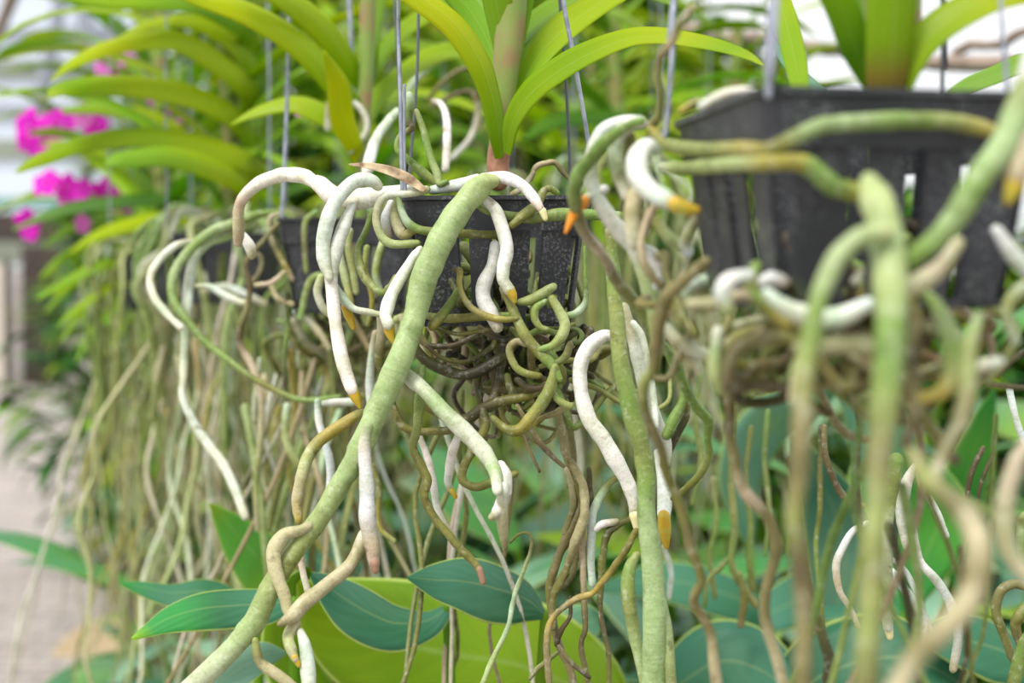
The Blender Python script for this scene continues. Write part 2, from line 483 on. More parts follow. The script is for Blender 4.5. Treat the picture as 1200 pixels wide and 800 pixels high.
hookC = Vector((cC.x, cC.y, RAILZ)); hookR = Vector((cR.x, cR.y, RAILZ)); hookD = Vector((cD.x, cD.y, RAILZ))
wpx(basC, "471,232 471,210 469,110 467,0 472,-200", .764, 4.6, M_WIRE, hookC)
wpx(basC, "476,232 474,190 474,100", .77, 3.6, M_WIRE)
wpx(basC, "478,225 483,165 489,80 491,0 500,-200", .85, 3.6, M_WIRED, hookC)
wpx(basC, "667,238 668,205 664,110 656,0 640,-200", .84, 3.8, M_WIRED, hookC)
wpx(basC, "694,235 690,172 673,70 660,0 640,-150", .766, 5.2, M_WIRE, hookC)
wpx(basR, "779,160 781,145 788,60 790,0 800,-120", .55, 6.2, M_WIRE, hookR)
wpx(basR, "901,112 901,60 905,0 915,-120", .452, 9, M_WIRE, hookR)
wpx(basR, "1104,125 1105,60 1107,0 1100,-100", .55, 5, M_WIRED, hookR)
wpx(basR, "1180,120 1178,60 1170,-40", .475, 5, M_WIRE, hookR)
wpx(basD, "330,262 333,200 337,100 340,0 345,-100", 1.05, 4.6, M_WIRE, hookD)
wpx(basD, "424,262 420,190 415,100 409,0 405,-100", 1.14, 5, M_WIRE, hookD)
wpx(basD, "478,262 470,150 462,0", 1.05, 3, M_WIRED, hookD)

# ---------------------------------------------------------------- the orchids
OG = 'orchids of the hanging row'
orC = empty('hanging_orchid', cC - Vector((0, 0, .02)), 'orchid with sharp white and pale green roots growing out of the middle basket', 'orchid', None)
orR = empty('hanging_orchid', cR - Vector((0, 0, .02)), 'near blurred orchid whose thick green roots drape over the upper right basket', 'orchid', None)
orD = empty('hanging_orchid', cD - Vector((0, 0, .02)), 'orchid in the second basket from the middle with a long thin green root looping left', 'orchid', None)

def px_stem(plant, d, s, mat, name='stem', rough=.08):
    pts = catmull(to3d(parse(s), d), 5); mb = MB()
    tube(mb, [P(a, b, dd) for a, b, w, dd in pts], [w / 2 * dd / FPX for a, b, w, dd in pts], (1, 1, 1), 14, rough, 3.3)
    return mb.build(name, mat, plant, world=True)

px_stem(orC, .80, "585,300,18 584,250,20 583,215,22 584,180,24 588,150,26 592,100,30 597,40,34 600,-40,36 603,-160,34", M_STEM)
px_stem(orC, .797, "583,214,23 584,190,26 586,172,26 588,160,20", M_SHEATH, 'dry_sheath')
px_stem(orR, .52, "1030,300,26 1030,200,30 1037,120,48 1042,90,56 1046,40,66 1050,-60,70 1055,-200,60", M_STEM)
px_stem(orD, 1.09, "420,300,14 424,230,14 427,150,16 430,60,18 432,-60,18", M_STEM)

# leaves, centre plant
leaf(orC, (.79, .74), "586,185,10 584,155,20 576,112,24 561,70,30 532,28,31 492,-2,28 440,-36,20 400,-50,3", "y3 y3 y1 y2 y2 y1", 35, .2)
leaf(orC, (.80, .86), "590,130,14 583,80,30 568,40,36 545,5,32 500,-40,26 450,-70,4", "y3 g3 g3 y3", 30, .2, flip=-1)
leaf(orC, (.79, .85), "596,150,12 608,110,24 632,66,34 668,30,36 705,5,30 760,-25,24 820,-50,4", "y3 y3 y1 y1 g3", 40, .2)
leaf(orC, (.78, .66), "595,180,8 602,142,20 625,108,28 662,80,30 700,60,27 740,46,23 775,44,21 812,49,19 845,56,16 875,66,11 895,77,2", "y3 y3 y3 y1 y1 y3 y1", 42, .2)
leaf(orC, (.80, .83), "596,90,22 602,40,34 610,0,34 625,-60,26 640,-120,4", "g3 g3 g1", 20, .25)
leaf(orC, (.80, .78), "590,60,24 583,10,34 570,-40,30 540,-100,8", "g3 y3", 20, .25, flip=-1)
leaf(orC, (.82, .95), "598,60,20 640,20,26 690,-5,24 740,-10,16 790,6,3", "g1 y3 g3", 50, .2)
# leaves, near right plant
leaf(orR, (.52, .50), "1036,112,22 1018,85,28 1000,50,32 985,10,32 960,-30,26 900,-60,3", "y3 g1 y3 y1", 35, .2, flip=-1)
leaf(orR, (.52, .56), "1030,100,22 1022,60,30 1010,10,34 1005,-50,20", "g1 g1 g3", 30, .2, flip=-1)
leaf(orR, (.51, .50), "1056,108,20 1068,74,30 1092,42,36 1130,16,38 1175,0,30 1230,-4,20 1280,10,3", "y3 y3 y1 y1", 42, .2)
leaf(orR, (.505, .49), "1041,118,44 1043,90,52 1046,50,58 1050,-10,62 1054,-60,50 1060,-100,10", "K Y y3 y3 y3 y1", 10, .3)
leaf(orR, (.62, .72), "1112,112,8 1140,100,16 1170,88,18 1205,72,18 1240,60,3", "g3 g3 y3", 50, .2)
leaf(orR, (.62, .70), "940,120,14 934,80,22 925,40,24 915,0,20 905,-50,3", "y3 y3 y1", 30, .2)
leaf(orR, (.70, .80), "985,118,10 955,100,16 925,72,16 905,45,4", "t4 t4 t4", 40, .2)
# leaves, second plant to the left: traced sweeps, then upright ones
ld = 1.12
leaf(orD, (1.1, .98), "424,150,16 412,126,26 386,86,30 345,46,30 290,14,28 235,-2,20 190,-12,3", "g1 y3 y1 y2 y1", 38, .2)
leaf(orD, (1.1, 1.0), "424,100,14 400,60,24 370,25,28 330,-5,26 270,-30,18", "y3 y1 y1", 38, .2)
leaf(orD, (1.1, 1.2), "430,110,10 446,70,20 476,35,22 520,10,20 570,0,12 600,8,2", "g1 y3 g3", 40, .2)
leaf(orD, (1.1, 1.25), "430,150,10 450,110,20 485,80,24 525,62,22 565,66,12 590,78,2", "y3 y1 g3", 42, .2)
leaf(orD, (1.1, 1.1), "424,180,12 404,150,24 372,128,26 340,120,22 300,130,14 270,146,2", "y3 y1 y1", 42, .2)
leaf(orD, (1.1, 1.2), "430,80,16 436,20,24 450,-40,20", "g1 y3", 30, .2)
leaf(orD, (1.1, 1.0), "426,200,10 415,170,20 402,140,26 396,100,22 380,60,4", "y2 y2 y1", 30, .2)
# dried bract by the left wire
leaf(orC, (.755, .75), "409,193,2 430,195,7 455,201,11 478,211,12 497,224,7", "K K K", 25, .6, 'dry_bract', M_BRACT, label='papery brown dried bract')
# ---------------------------------------------------------------- traced aerial roots of the middle orchid
def C(d, s, c, **k): return root(orC, d, s, c, **k)
C((.742, .70), "578,212,16 566,216,26 547,236,30 525,265,32 508,300,32 498,325,31 487,365,29 478,395,28 465,430,28 447,470,29 432,503,28 415,540,27 402,562,25 375,606,24 344,647,24 319,684,27 300,725,28 275,756,25 241,790,26 205,825,26", "L G G G G G Q G S", label='thick pale green root leading down to the lower left', seg=18)
C((.711, .706), "431,500,14 427,520,15 428,545,17 430,577,18 431,610,20 436,640,17 439,662,13", "G S C C T P", tip="439,660,12 440,668,9", tmat=M_TIPB)
C((.735, .70), "474,436,14 484,446,18 500,460,18 520,482,20 540,501,21 560,521,20 575,541,18 581,557,15 583,575,12", "G S G S S G S")
C((.71, .70), "587,545,12 592,560,17 590,583,17 582,600,13 576,606,9", "W W W T")
C((.705, .71), "590,570,13 588,600,15 590,625,12 592,643,7", "W T T K")
C((.755, .72), "566,208,11 590,208,14 612,217,14 627,234,12 634,245,9", "S W W P", tip="636,247,9 639,256,6", tmat=M_TIPP)
C((.745, .735), "566,231,11 580,245,15 588,265,17 594,290,17 590,312,16 590,327,15 597,340,14", "W W W W S", tip="597,339,14 601,347,11 603,353,6")
C((.752, .742), "580,287,12 577,310,14 567,333,18 567,352,19 577,370,17 583,383,14", "C C C S")
C((.75, .74), "533,316,7 539,318,8 539,335,7 549,357,8 569,370,9 590,374,8 606,373,6", "N Y K Y O")
C((.752, .735), "537,340,8 525,360,11 507,382,12", "g g O")
C((.752, .752), "500,222,10 478,227,9 455,228,9 444,240,10 441,260,10 448,278,10 462,286,10 489,285,9", "T S T L Q")
C((.754, .754), "466,230,6 471,248,8 479,262,10 495,270,11 520,272,10 552,274,10 583,275,10", "g M g Q O O")
C((.76, .76), "466,232,8 463,255,12 472,274,13 486,270,8", "Q T Y")
C((.77, .77), "458,238,9 452,258,12 456,276,9", "W C T")
C((.753, .753), "553,228,8 566,245,8 590,251,10 620,255,13 660,251,15 700,252,13 742,254,10", "Q g Q g g")
C((.752, .745), "653,226,7 645,221,8 637,224,9 630,238,11 616,250,12 600,264,9", "g O Q O")
C((.765, .75), "437,248,7 428,272,8 420,292,9 424,318,10 434,333,10 447,343,9 455,338,8 464,325,8", "g g Q g Q", rough=.14)
C((.74, .73), "492,292,9 484,303,12 472,322,14 459,345,15 452,368,15 455,380,14", "S W S W S", tip="455,379,14 457,390,12 462,403,4")
C((.75, .74), "443,218,12 436,212,15 422,210,16 404,222,17 388,246,18 379,280,18 380,305,16 386,325,10", "S C C C C S", label='white root arching over at the left')
C((.752, .73), "413,241,9 404,262,15 394,290,17 388,318,16 390,350,16 394,385,16 401,420,17 408,445,16 413,457,14", "C C C W W W W", tip="413,456,14 417,466,12 422,477,5")
C((.75, .75), "389,330,10 398,345,12 414,361,9 430,365,8 448,369,7", "S M S L")
C((.755, .755), "403,352,8 406,362,10", "S T", tip="405,360,11 409,370,11 414,384,6")
C((.78, .775), "478,224,15 455,226,17 436,231,22 415,235,24 400,236,14", "W W W P")
C((.77, .82), "414,236,14 393,231,22 375,216,20 368,213,15 355,206,18 330,205,17 305,214,15 287,229,15 280,245,13 280,265,14 279,284,12", "W W W W W W P T P", label='long white root arching left and hooking down')
C((.83, .83), "281,272,8 286,278,11 293,290,13 295,299,10", "W W T")
C((.775, .765), "506,223,10 520,220,13 540,216,15 560,210,14", "C W W")
C((.78, .775), "480,112,10 480,124,12 479,140,9 482,150,8 468,160,6 466,175,7 480,188,8 492,200,11 510,213,10", "M g N Q g g Q")
C((.772, .765), "488,130,6 497,155,8 504,183,9 512,203,9 515,215,9 523,213,7", "Q g L g")
C((.80, .80), "622,210,5 628,196,7 640,191,7 651,191,7 659,201,6 667,210,4", "K T K K")
C((.79, .78), "625,203,6 612,220,8 600,228,7", "K S K")
C((.95, .9), "507,118,7 517,122,8 523,138,9 524,165,10 522,198,9", "K W W S")
C((.98, .92), "465,130,8 455,142,11 442,160,12 435,180,14 430,200,14", "M M C W")
# beneath the basket
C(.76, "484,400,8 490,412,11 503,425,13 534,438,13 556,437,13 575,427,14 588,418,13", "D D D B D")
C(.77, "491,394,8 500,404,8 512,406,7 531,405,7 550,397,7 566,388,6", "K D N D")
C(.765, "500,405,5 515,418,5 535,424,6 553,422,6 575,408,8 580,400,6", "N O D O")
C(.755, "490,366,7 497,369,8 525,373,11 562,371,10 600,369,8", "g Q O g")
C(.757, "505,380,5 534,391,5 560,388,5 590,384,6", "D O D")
C((.74, .735), "588,338,7 600,360,11 603,367,12 616,394,13 631,412,13 647,428,12 656,444,8", "K Q Q O g g")
C(.742, "609,354,8 620,352,12 634,345,13 648,336,10", "Q Q L")
C(.74, "639,353,7 628,361,9 627,374,9 633,383,8 641,386,7", "g Q Q")
C(.738, "647,350,9 656,366,12 662,381,13 657,395,12 647,405,10 634,409,8", "Q L Q g")
C(.745, "685,290,4 686,330,5 686,353,7 676,366,9 664,370,8", "g g M g")
C(.755, "664,384,5 676,386,6 682,393,6 678,401,6 667,402,6", "D g D")
C(.74, "618,403,8 605,400,9 597,410,9 603,428,9 615,437,9 632,440,8", "T K Q O")
C((.735, .74), "650,430,9 647,446,13 641,462,15 626,484,15 609,503,14 594,503,11 578,490,8", "Q Q Q Y O O")
C(.738, "646,458,7 656,470,9 668,476,9", "g Q Q")
C(.745, "670,474,6 650,484,7 634,490,6 624,498,6", "T K Y")
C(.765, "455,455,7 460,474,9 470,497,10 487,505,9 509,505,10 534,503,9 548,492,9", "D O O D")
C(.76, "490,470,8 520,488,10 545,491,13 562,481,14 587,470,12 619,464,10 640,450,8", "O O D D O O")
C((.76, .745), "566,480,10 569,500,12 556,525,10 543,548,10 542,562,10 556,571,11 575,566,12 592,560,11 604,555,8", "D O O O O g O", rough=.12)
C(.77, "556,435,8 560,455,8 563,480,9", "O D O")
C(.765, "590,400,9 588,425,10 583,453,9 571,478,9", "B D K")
C((.75, .73), "496,430,6 492,455,9 491,478,12 488,505,10 484,525,10 493,545,11 501,562,11 497,580,11 506,602,10 524,625,10 540,643,10 555,658,9 562,668,8", "g g Q O O O O O K", tip="562,667,8 566,682,7", tmat=M_TIPB, rough=.16)
C((.80, .80), "492,512,7 502,540,9 508,570,9 514,600,8 530,630,8", "W W C T")
C((.77, .77), "537,510,8 530,530,11 527,548,11 525,566,9 530,576,7", "W W C L", tip="530,575,7 534,582,5")
C(.76, "606,475,6 618,495,6 632,518,7 648,535,6 660,546,5", "K K N K")
C(.765, "614,510,4 622,530,4 632,552,4", "N K N")
C(.78, "446,370,9 447,391,11 444,419,11 450,442,9", "T T O D")
C(.79, "663,470,8 668,500,9 672,540,8 668,570,8", "O K K")
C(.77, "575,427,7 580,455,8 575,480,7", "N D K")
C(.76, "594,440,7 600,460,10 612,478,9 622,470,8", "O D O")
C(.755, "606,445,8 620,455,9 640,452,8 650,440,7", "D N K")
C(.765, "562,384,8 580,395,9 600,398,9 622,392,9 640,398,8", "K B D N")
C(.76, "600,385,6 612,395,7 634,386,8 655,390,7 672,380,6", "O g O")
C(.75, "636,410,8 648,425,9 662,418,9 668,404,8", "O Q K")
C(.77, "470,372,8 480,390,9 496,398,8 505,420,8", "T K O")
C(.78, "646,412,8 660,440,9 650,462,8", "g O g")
# knot at the lower left
C((.745, .73), "428,484,11 415,488,13 397,500,14 375,516,14 361,535,14 353,560,14 348,587,13 350,610,10", "Q Y Y L T Y")
C((.74, .735), "352,655,8 356,675,8 360,690,8 364,700,7", "P S P")
C((.71, .70), "362,616,10 350,622,13 333,627,17 321,645,18 323,669,17 333,697,15 338,716,14 347,731,12", "T T T T T T")
C((.72, .69), "426,625,12 421,640,14 411,660,15 387,682,16 357,706,18 342,722,17 328,731,8", "S T T T T K")
C((.70, .69), "346,730,13 338,745,14 341,760,13 346,772,9", "T L T", tip="345,770,9 350,779,6")
C((.695, .69), "352,740,9 357,755,14 360,775,17 362,805,18", "S C S")
C((.70, .70), "299,750,8 301,765,11 306,777,13 322,788,13 345,805,12", "Q K T T")
# long pair right of the middle basket
C((.70, .69), "714,270,12 718,311,16 720,345,17 723,374,18 728,430,21 740,480,22 753,526,22 757,560,22 757,600,22 762,640,24 766,690,26 767,740,28 766,810,30", "O g Q Q g Q g G G G G", label='thick mossy green root hanging to the bottom edge', seg=18)
C((.69, .69), "772,690,8 778,719,14 783,755,14 787,810,14", "G G Q")
C((.71, .70), "746,650,9 738,665,15 736,690,17 741,730,16 751,780,12 754,805,8", "Q g Q G Q")
C((.74, .735), "716,393,12 706,394,15 690,406,18 680,430,17 681,460,17 690,490,19 705,512,19 720,537,19 733,560,17 742,585,16 744,605,14", "W W W W W W W T", tip="744,603,14 746,620,7", tmat=M_TIPP, label='thick white root hanging right of the basket')
C((.73, .72), "731,360,12 740,390,15 746,415,15 752,445,14 760,468,14 771,495,14 781,520,14 779,545,12", "T T W S W W W T")
C((.74, .72), "771,530,10 776,552,15 779,580,18 778,606,15", "W W W W", tip="778,604,15 779,622,15 781,640,7")
C((.72, .71), "742,378,7 754,400,8 766,470,9 768,500,8", "W S W")
C((.54, .715), "753,141,10 736,147,12 713,163,15 691,187,16 675,212,16 675,247,15 687,275,14 707,300,14 723,330,15 742,352,15 758,373,14 768,393,12 787,418,13 800,446,12 806,461,11 817,478,12 830,493,12 829,512,10 831,532,10 820,556,9 802,574,8 788,584,6", "g g g g K P K Q g g g g g g Q O O", rough=.12)
C(.715, "802,455,9 799,472,10 790,490,13 781,510,12", "g g g")
C(.722, "805,470,7 804,488,9 794,508,9 784,530,8", "O D D")
C((.72, .72), "745,622,8 733,645,8 717,668,8 704,684,8 694,695,7 674,702,7 655,716,7 645,728,7 641,745,8 641,770,8 644,805,7", "O O Y Y K Y K K", rough=.16)
# twisted hanging bundle
C(.77, "655,480,7 660,515,10 668,550,10 674,570,11 681,590,10 670,615,11 656,650,11 645,682,11 646,712,9 651,742,9 658,764,9 668,783,10 674,812,10", "K K O K K O K K K", rough=.2)
C(.762, "668,540,8 684,572,10 684,605,11 672,640,11 663,668,9 652,690,9 648,700,8 648,735,8", "K T K O K", rough=.2)
C(.775, "690,550,7 691,590,8 682,620,8 676,650,7 671,672,6 661,690,6", "D N K D", rough=.2)
C(.768, "664,550,7 672,585,8 668,605,8 662,625,8", "T K K", rough=.2)
C(.765, "668,700,5 668,722,5 658,738,6 652,755,6", "D N D")
C((.77, .765), "722,560,8 712,568,9 700,588,10 694,606,10 693,630,11 692,655,10 694,684,9", "O Q M C C C M")
C(.76, "699,620,7 706,614,9 722,611,8", "S W T")
C(.765, "683,610,7 683,640,8 684,695,8 686,734,7 681,758,7 688,794,7 690,812,6", "K P K N K N", rough=.15)
C(.76, "738,608,8 722,616,9 712,625,10 707,646,9 704,686,8 704,722,6 713,765,6 714,812,6", "O D O N O", rough=.15)
C(.755, "652,765,6 640,775,6 629,784,6 621,795,5", "O K")
C(.755, "655,757,5 668,775,6 690,793,6", "K D")
C((.75, .75), "598,635,4 606,627,4 614,624,4 622,628,4 622,645,4 615,665,5 603,697,6 595,735,6 576,775,6 564,806,6", "O O O K L M L L", rough=.2)
# behind, lower left
C(.86, "372,470,8 374,495,9 381,520,9 387,545,10 387,575,9", "M W C C W")
C(.86, "378,473,8 395,471,9 414,471,9", "C W M")
C(.85, "440,390,8 435,420,9 433,455,10 437,490,8", "T M C S")
C(.85, "437,545,6 444,572,7 443,600,7 446,620,6 462,634,6", "O O Y Q")
C(.84, "448,285,9 442,308,10 441,325,9 446,340,7", "L Q M")
C(.86, "410,270,8 408,290,9 413,315,9 417,342,8", "L Q L")
C(.86, "395,285,8 401,312,9 408,340,9 412,360,7", "S L Y")
C(.85, "376,325,9 372,342,10 378,360,9 388,370,8", "L S Q")
C(.86, "430,290,7 428,315,7 436,350,6 432,380,6", "Q Y O")
# mossy tangle inside and below the basket
def tangle(plant, cen, rad, n, cols, r0=.0018, r1=.0035, name='inner_root', L=5, grav=.25):
    for i in range(n):
        p = Vector([cen[k] + random.uniform(-1, 1) * rad[k] for k in range(3)])
        d = Vector((random.uniform(-1, 1), random.uniform(-1, 1), random.uniform(-.8, .3))).normalized()
        pts = [tuple(p)]; st = max(rad) * .34
        for k in range(L):
            d = (d + Vector([random.uniform(-.9, .9) for _ in range(3)]) - Vector((0, 0, grav)) - Vector([(p[q] - cen[q]) / rad[q] * .5 for q in range(3)])).normalized()
            p = p + d * st; pts.append(tuple(p))
        sm = [Vector(q) for q in catmull(pts, 6)]; r = random.uniform(r0, r1)
        mb = MB(); tube(mb, sm, [r * (1 - .3 * j / len(sm)) for j in range(len(sm))], colours(random.choice(cols), len(sm), .12), 8, .12, random.random() * 90)
        mb.build(name, M_ROOT, plant, world=True)
tangle(orC, cC + Vector((.0, 0, -.045)), (.038, .038, .024), 30, ["B D", "D O", "N D", "g O", "Q g"])
tangle(orC, cC + Vector((.016, .0, -.088)), (.044, .042, .020), 44, ["D O", "N D", "O Q", "K O", "B N", "g O"], .0014, .0028)
tangle(orC, cC + Vector((-.045, .035, -.07)), (.03, .03, .025), 9, ["Q g", "L Q", "T K", "O D"], .0016, .0028)
# ---------------------------------------------------------------- near right orchid
def R_(d, s, c, **k): return root(orR, d, s, c, **k)
R_('R', "770,138,9 765,152,12 784,170,16 825,175,18 869,174,19 900,176,19 931,162,19 962,148,20 1009,143,21 1072,141,21 1119,144,21 1162,154,19 1185,170,14", "K Y Q Q Y O G G g Q Y Q", label='green root running along the front of the rim', seg=16)
R_('R', "774,196,10 790,196,14 806,197,17 869,191,19 900,191,21 931,190,22 950,196,23 978,219,25 1009,226,22 1022,232,20", "S L Q L Y Y g g Y P", seg=16)
R_((.42, .37), "1018,212,22 1026,232,36 1034,255,40 1040,290,40 1043,330,40 1044,385,37 1040,435,35 1035,485,33 1030,535,30 1026,600,28 1022,680,28 1018,740,28 1014,830,32", "L L L G L g g Q K Q O Q K", seg=18, label='thick pale green root hanging in front of the basket, out of focus')
R_((.40, .39), "1040,272,20 1010,277,23 985,297,24 967,330,24 957,360,23 950,400,24 943,440,24 940,500,25 936,560,23 930,610,20 937,665,21 942,732,19 940,820,22", "L G G G g g Q K K Q N K K", seg=16)
R_((.41, .41), "1203,105,32 1190,140,34 1172,175,32 1150,206,32 1130,238,31 1110,266,27 1086,290,24 1064,306,20", "Q G G g G g g", seg=16)
R_(.425, "1122,285,17 1103,313,22 1074,333,24 1055,340,18", "T P T T")
R_((.44, .43), "1080,340,12 1095,355,16 1108,378,22 1117,410,25 1117,440,24 1102,461,19 1082,467,14", "g g G g Q Y Y")
R_((.42, .40), "1146,370,12 1138,400,18 1134,440,21 1132,472,21 1122,502,20 1105,532,18 1095,560,16", "G Q Q K K K T")
R_(.44, "1130,440,10 1148,430,16 1170,424,14", "C W C")
R_((.42, .41), "1215,60,30 1203,110,32 1200,160,31 1192,205,28", "C C T T", tip="1192,203,27 1187,222,22 1182,234,12")
R_(.46, "1168,270,14 1180,288,19 1195,307,22 1215,325,22", "C C M C")
R_(.46, "1215,330,18 1190,345,18 1180,370,14 1190,400,12", "M Q M")
R_((.45, .44), "898,342,12 910,352,17 930,364,21 960,372,24 985,371,24 1003,364,22 1017,356,18", "C C W M W C")
R_(.45, "878,322,14 868,324,18 853,330,21 846,346,20 853,362,16", "C C W C L")
R_(.47, "893,330,13 905,326,19 918,330,17", "C C S")
R_(.46, "808,356,12 842,355,16 866,346,14 885,350,16 905,366,17 920,378,15", "T T P K Y Y")
R_(.45, "935,408,18 965,404,22 1000,403,24 1030,408,20", "K T T T")
R_(.46, "886,312,13 880,330,17 884,347,17 900,362,18 922,380,15", "g O g O Y")
R_(.47, "1000,330,10 1012,322,14 1024,330,14 1008,345,10", "S T Y")
R_((.575, .59), "752,141,12 728,143,15 708,152,15 696,172,15 691,197,15 697,225,18 712,252,20 727,271,21 744,290,20 756,322,21 765,350,21 769,380,19 772,410,15", "C W C S S C W W S L G Q L", seg=14)
R_(.58, "708,222,12 696,227,13 684,236,14", "W S T", tip="684,236,15 674,248,14 663,272,4", tmat=M_TIPO)
R_(.565, "754,144,12 738,146,17 725,158,18 721,180,18 726,205,17 734,228,15", "W W M G S")
R_((.53, .51), "768,176,14 758,172,20 748,184,25 749,205,26 760,222,24 777,232,22 792,240,19", "C W W W W C T", tip="792,239,19 804,244,17 816,246,11", label='bright white root curling to a yellow tip', tmat=M_TIP)
R_(.56, "757,210,16 746,228,21 741,252,22 744,284,20", "S T T S")
R_(.55, "820,240,12 822,250,14 810,266,14 803,284,16 806,296,14", "P T L C")
R_(.56, "755,250,12 770,262,14 785,280,16 800,290,14", "O Q G L")
R_(.58, "752,290,14 765,300,16 775,318,16 770,335,12", "C W C")
R_(.57, "738,160,14 739,200,18 735,250,14", "O K O")
R_((.50, .58), "828,306,12 815,317,15 798,332,16 781,349,17 773,374,16 769,405,15 765,430,14 754,452,14 756,480,12 766,505,12 776,530,12 780,552,11 798,597,11 809,641,12 822,678,11 813,705,12 832,739,12 837,780,13 842,815,13", "K K K K K K Q Q K K O O K O K K T T", seg=12)
R_(.54, "832,328,12 818,330,15 803,343,15 797,367,16 798,388,12", "M C L G")
R_(.54, "779,380,12 792,396,15 806,406,16 831,417,15 845,420,12", "S T S K")
R_(.50, "842,388,14 840,410,17 838,435,17 845,458,14", "S G L Q")
R_(.47, "852,452,13 856,425,15 870,405,16 905,396,17 935,400,14", "N K K O")
R_(.48, "868,440,11 890,428,14 915,424,12 930,412,9", "D K N")
R_(.48, "862,455,12 890,452,14 925,454,16 960,450,12", "N N N K")
R_((.52, .55), "852,452,12 855,485,13 855,510,12 861,535,13 869,570,14 888,592,14 901,608,14 910,640,14 905,665,13 898,690,13 897,726,13 909,766,14 922,815,14", "K N K K P K K K K K T T")
R_(.50, "990,415,15 997,447,15 1006,470,14 1018,485,12", "O K K")
R_(.58, "958,455,9 972,480,9 983,500,10 1000,512,10 1020,515,9", "K K K")
R_(.62, "965,438,5 987,455,6 1002,475,8 1007,500,7 1005,540,6 1006,580,6 1010,640,5", "D D N D")
R_((.38, .34), "1068,530,16 1085,560,22 1112,582,24 1137,612,29 1147,648,31 1138,699,31 1104,739,29 1070,773,28 1048,815,26", "O Q K T K T K T", seg=14)
R_((.5, .45), "1080,560,9 1110,578,12 1136,590,14 1178,606,12 1210,612,10", "Q Q g O")
R_((.42, .42), "1205,520,16 1190,545,19 1178,590,22 1177,620,24 1185,652,20 1210,684,20", "P P T T P")
R_(.43, "960,395,14 945,412,18 935,440,17 930,470,12", "Q L T")
R_(.44, "1065,345,14 1075,380,16 1068,420,16 1075,470,16 1062,520,14", "O K D K N")
R_(.45, "1010,410,14 1030,440,14 1060,455,16 1090,500,14 1120,540,12", "K N O N")
# lower right, in focus again
R_(.75, "1072,546,8 1064,562,13 1058,583,15 1056,607,13 1062,641,8", "W S C S")
R_(.755, "1075,552,6 1082,572,8 1094,592,8 1103,612,8 1110,628,6", "C W C")
R_(.75, "1070,614,7 1074,638,8 1080,660,9 1099,682,11 1117,714,12 1123,746,12 1117,784,9", "S S W C C C T")
R_(.745, "1046,670,9 1058,688,10 1069,702,10 1081,726,11 1083,760,7", "C C W P")
R_(.76, "1046,655,6 1060,668,7 1072,690,7 1092,740,5", "S C S")
R_(.74, "1016,612,6 1000,622,8 990,637,9 980,662,10 984,692,8 996,712,7 1006,734,6", "S C C T S T")
R_(.70, "1050,540,20 1046,560,21 1042,591,15 1038,631,16 1038,699,17 1041,735,13", "g Q Q S Q S", tip="1041,734,12 1043,746,8", tmat=M_TIPP)
R_(.74, "1208,690,10 1190,684,11 1173,692,12 1167,715,12 1175,740,11 1187,772,9", "O K K O K")
R_(.73, "1208,705,12 1194,722,14 1190,735,12 1196,755,10", "Q O K")
R_(.72, "1210,740,16 1197,765,17 1188,800,15", "Q g Q")
R_(.74, "1205,600,8 1197,610,9 1196,640,9 1200,670,8", "Q G Q")
R_(.8, "1152,525,6 1138,555,7 1133,591,6 1135,620,5", "N D N")
R_(.8, "1165,530,5 1150,565,5 1146,590,4", "N D")
R_(.74, "1183,455,8 1187,475,8 1193,498,8 1203,525,7", "C W C")
R_(.6, "1205,408,6 1185,423,8 1168,440,8", "D N")
R_(.6, "1160,450,7 1180,453,7 1208,455,6", "K N")
R_((.5, .56), "812,8,8 806,16,9 797,27,9 788,48,9 774,66,9 770,90,9 774,112,9 772,138,9", "T S Q T K L Q Q", label='pale root climbing the hanger wire')
R_(.55, "800,130,9 812,122,13 825,118,10", "Y O g")
R_(.50, "822,124,10 845,112,13 868,107,12 888,108,8", "C W W C")
for s_, c_, d_ in (("862,470,6 858,520,7 857,570,8 861,620,9 857,655,8 866,680,9 886,709,8", "O g Q g Q O", 1.0),
    ("857,650,6 845,664,7 829,680,6 826,710,5", "g Q g", 1.0), ("880,500,5 874,560,6 880,610,7 878,655,8 882,690,7", "O Q g O", 1.02),
    ("866,672,7 872,700,9 868,732,9", "Q O K", 1.0), ("900,480,5 896,540,6 902,600,6 897,650,5", "g Q g", 1.05), ("962,500,6 961,560,6 961,600,6 956,641,6 962,700,6 964,750,6", "D O g O", .9),
    ("926,540,8 934,590,9 944,665,11 957,726,13 972,773,14 970,815,14", "D O O D D", .62), ("966,500,6 967,530,7 978,564,8 991,584,8 1011,593,7", "K N K", .8),
    ("820,440,5 815,490,7 822,540,7 812,590,6", "g Q g", 1.0), ("836,560,5 840,610,6 832,650,6 838,700,5", "Q g O", 1.1), ("778,640,6 786,670,7 784,700,6", "S C S", .95)):
    R_(d_, s_, c_, rough=.15)
tangle(orR, cR + Vector((.0, .01, -.055)), (.036, .034, .016), 14, ["D O", "N K", "g O"], .0016, .003)
tangle(orR, cR + Vector((.0, .0, -.080)), (.05, .045, .012), 30, ["K O", "N K", "O Q", "T K", "D N", "g Q"], .0016, .0032)
tangle(orR, cR + Vector((-.062, .03, -.055)), (.012, .02, .026), 4, ["K O", "T K", "O Q"], .0014, .0024)

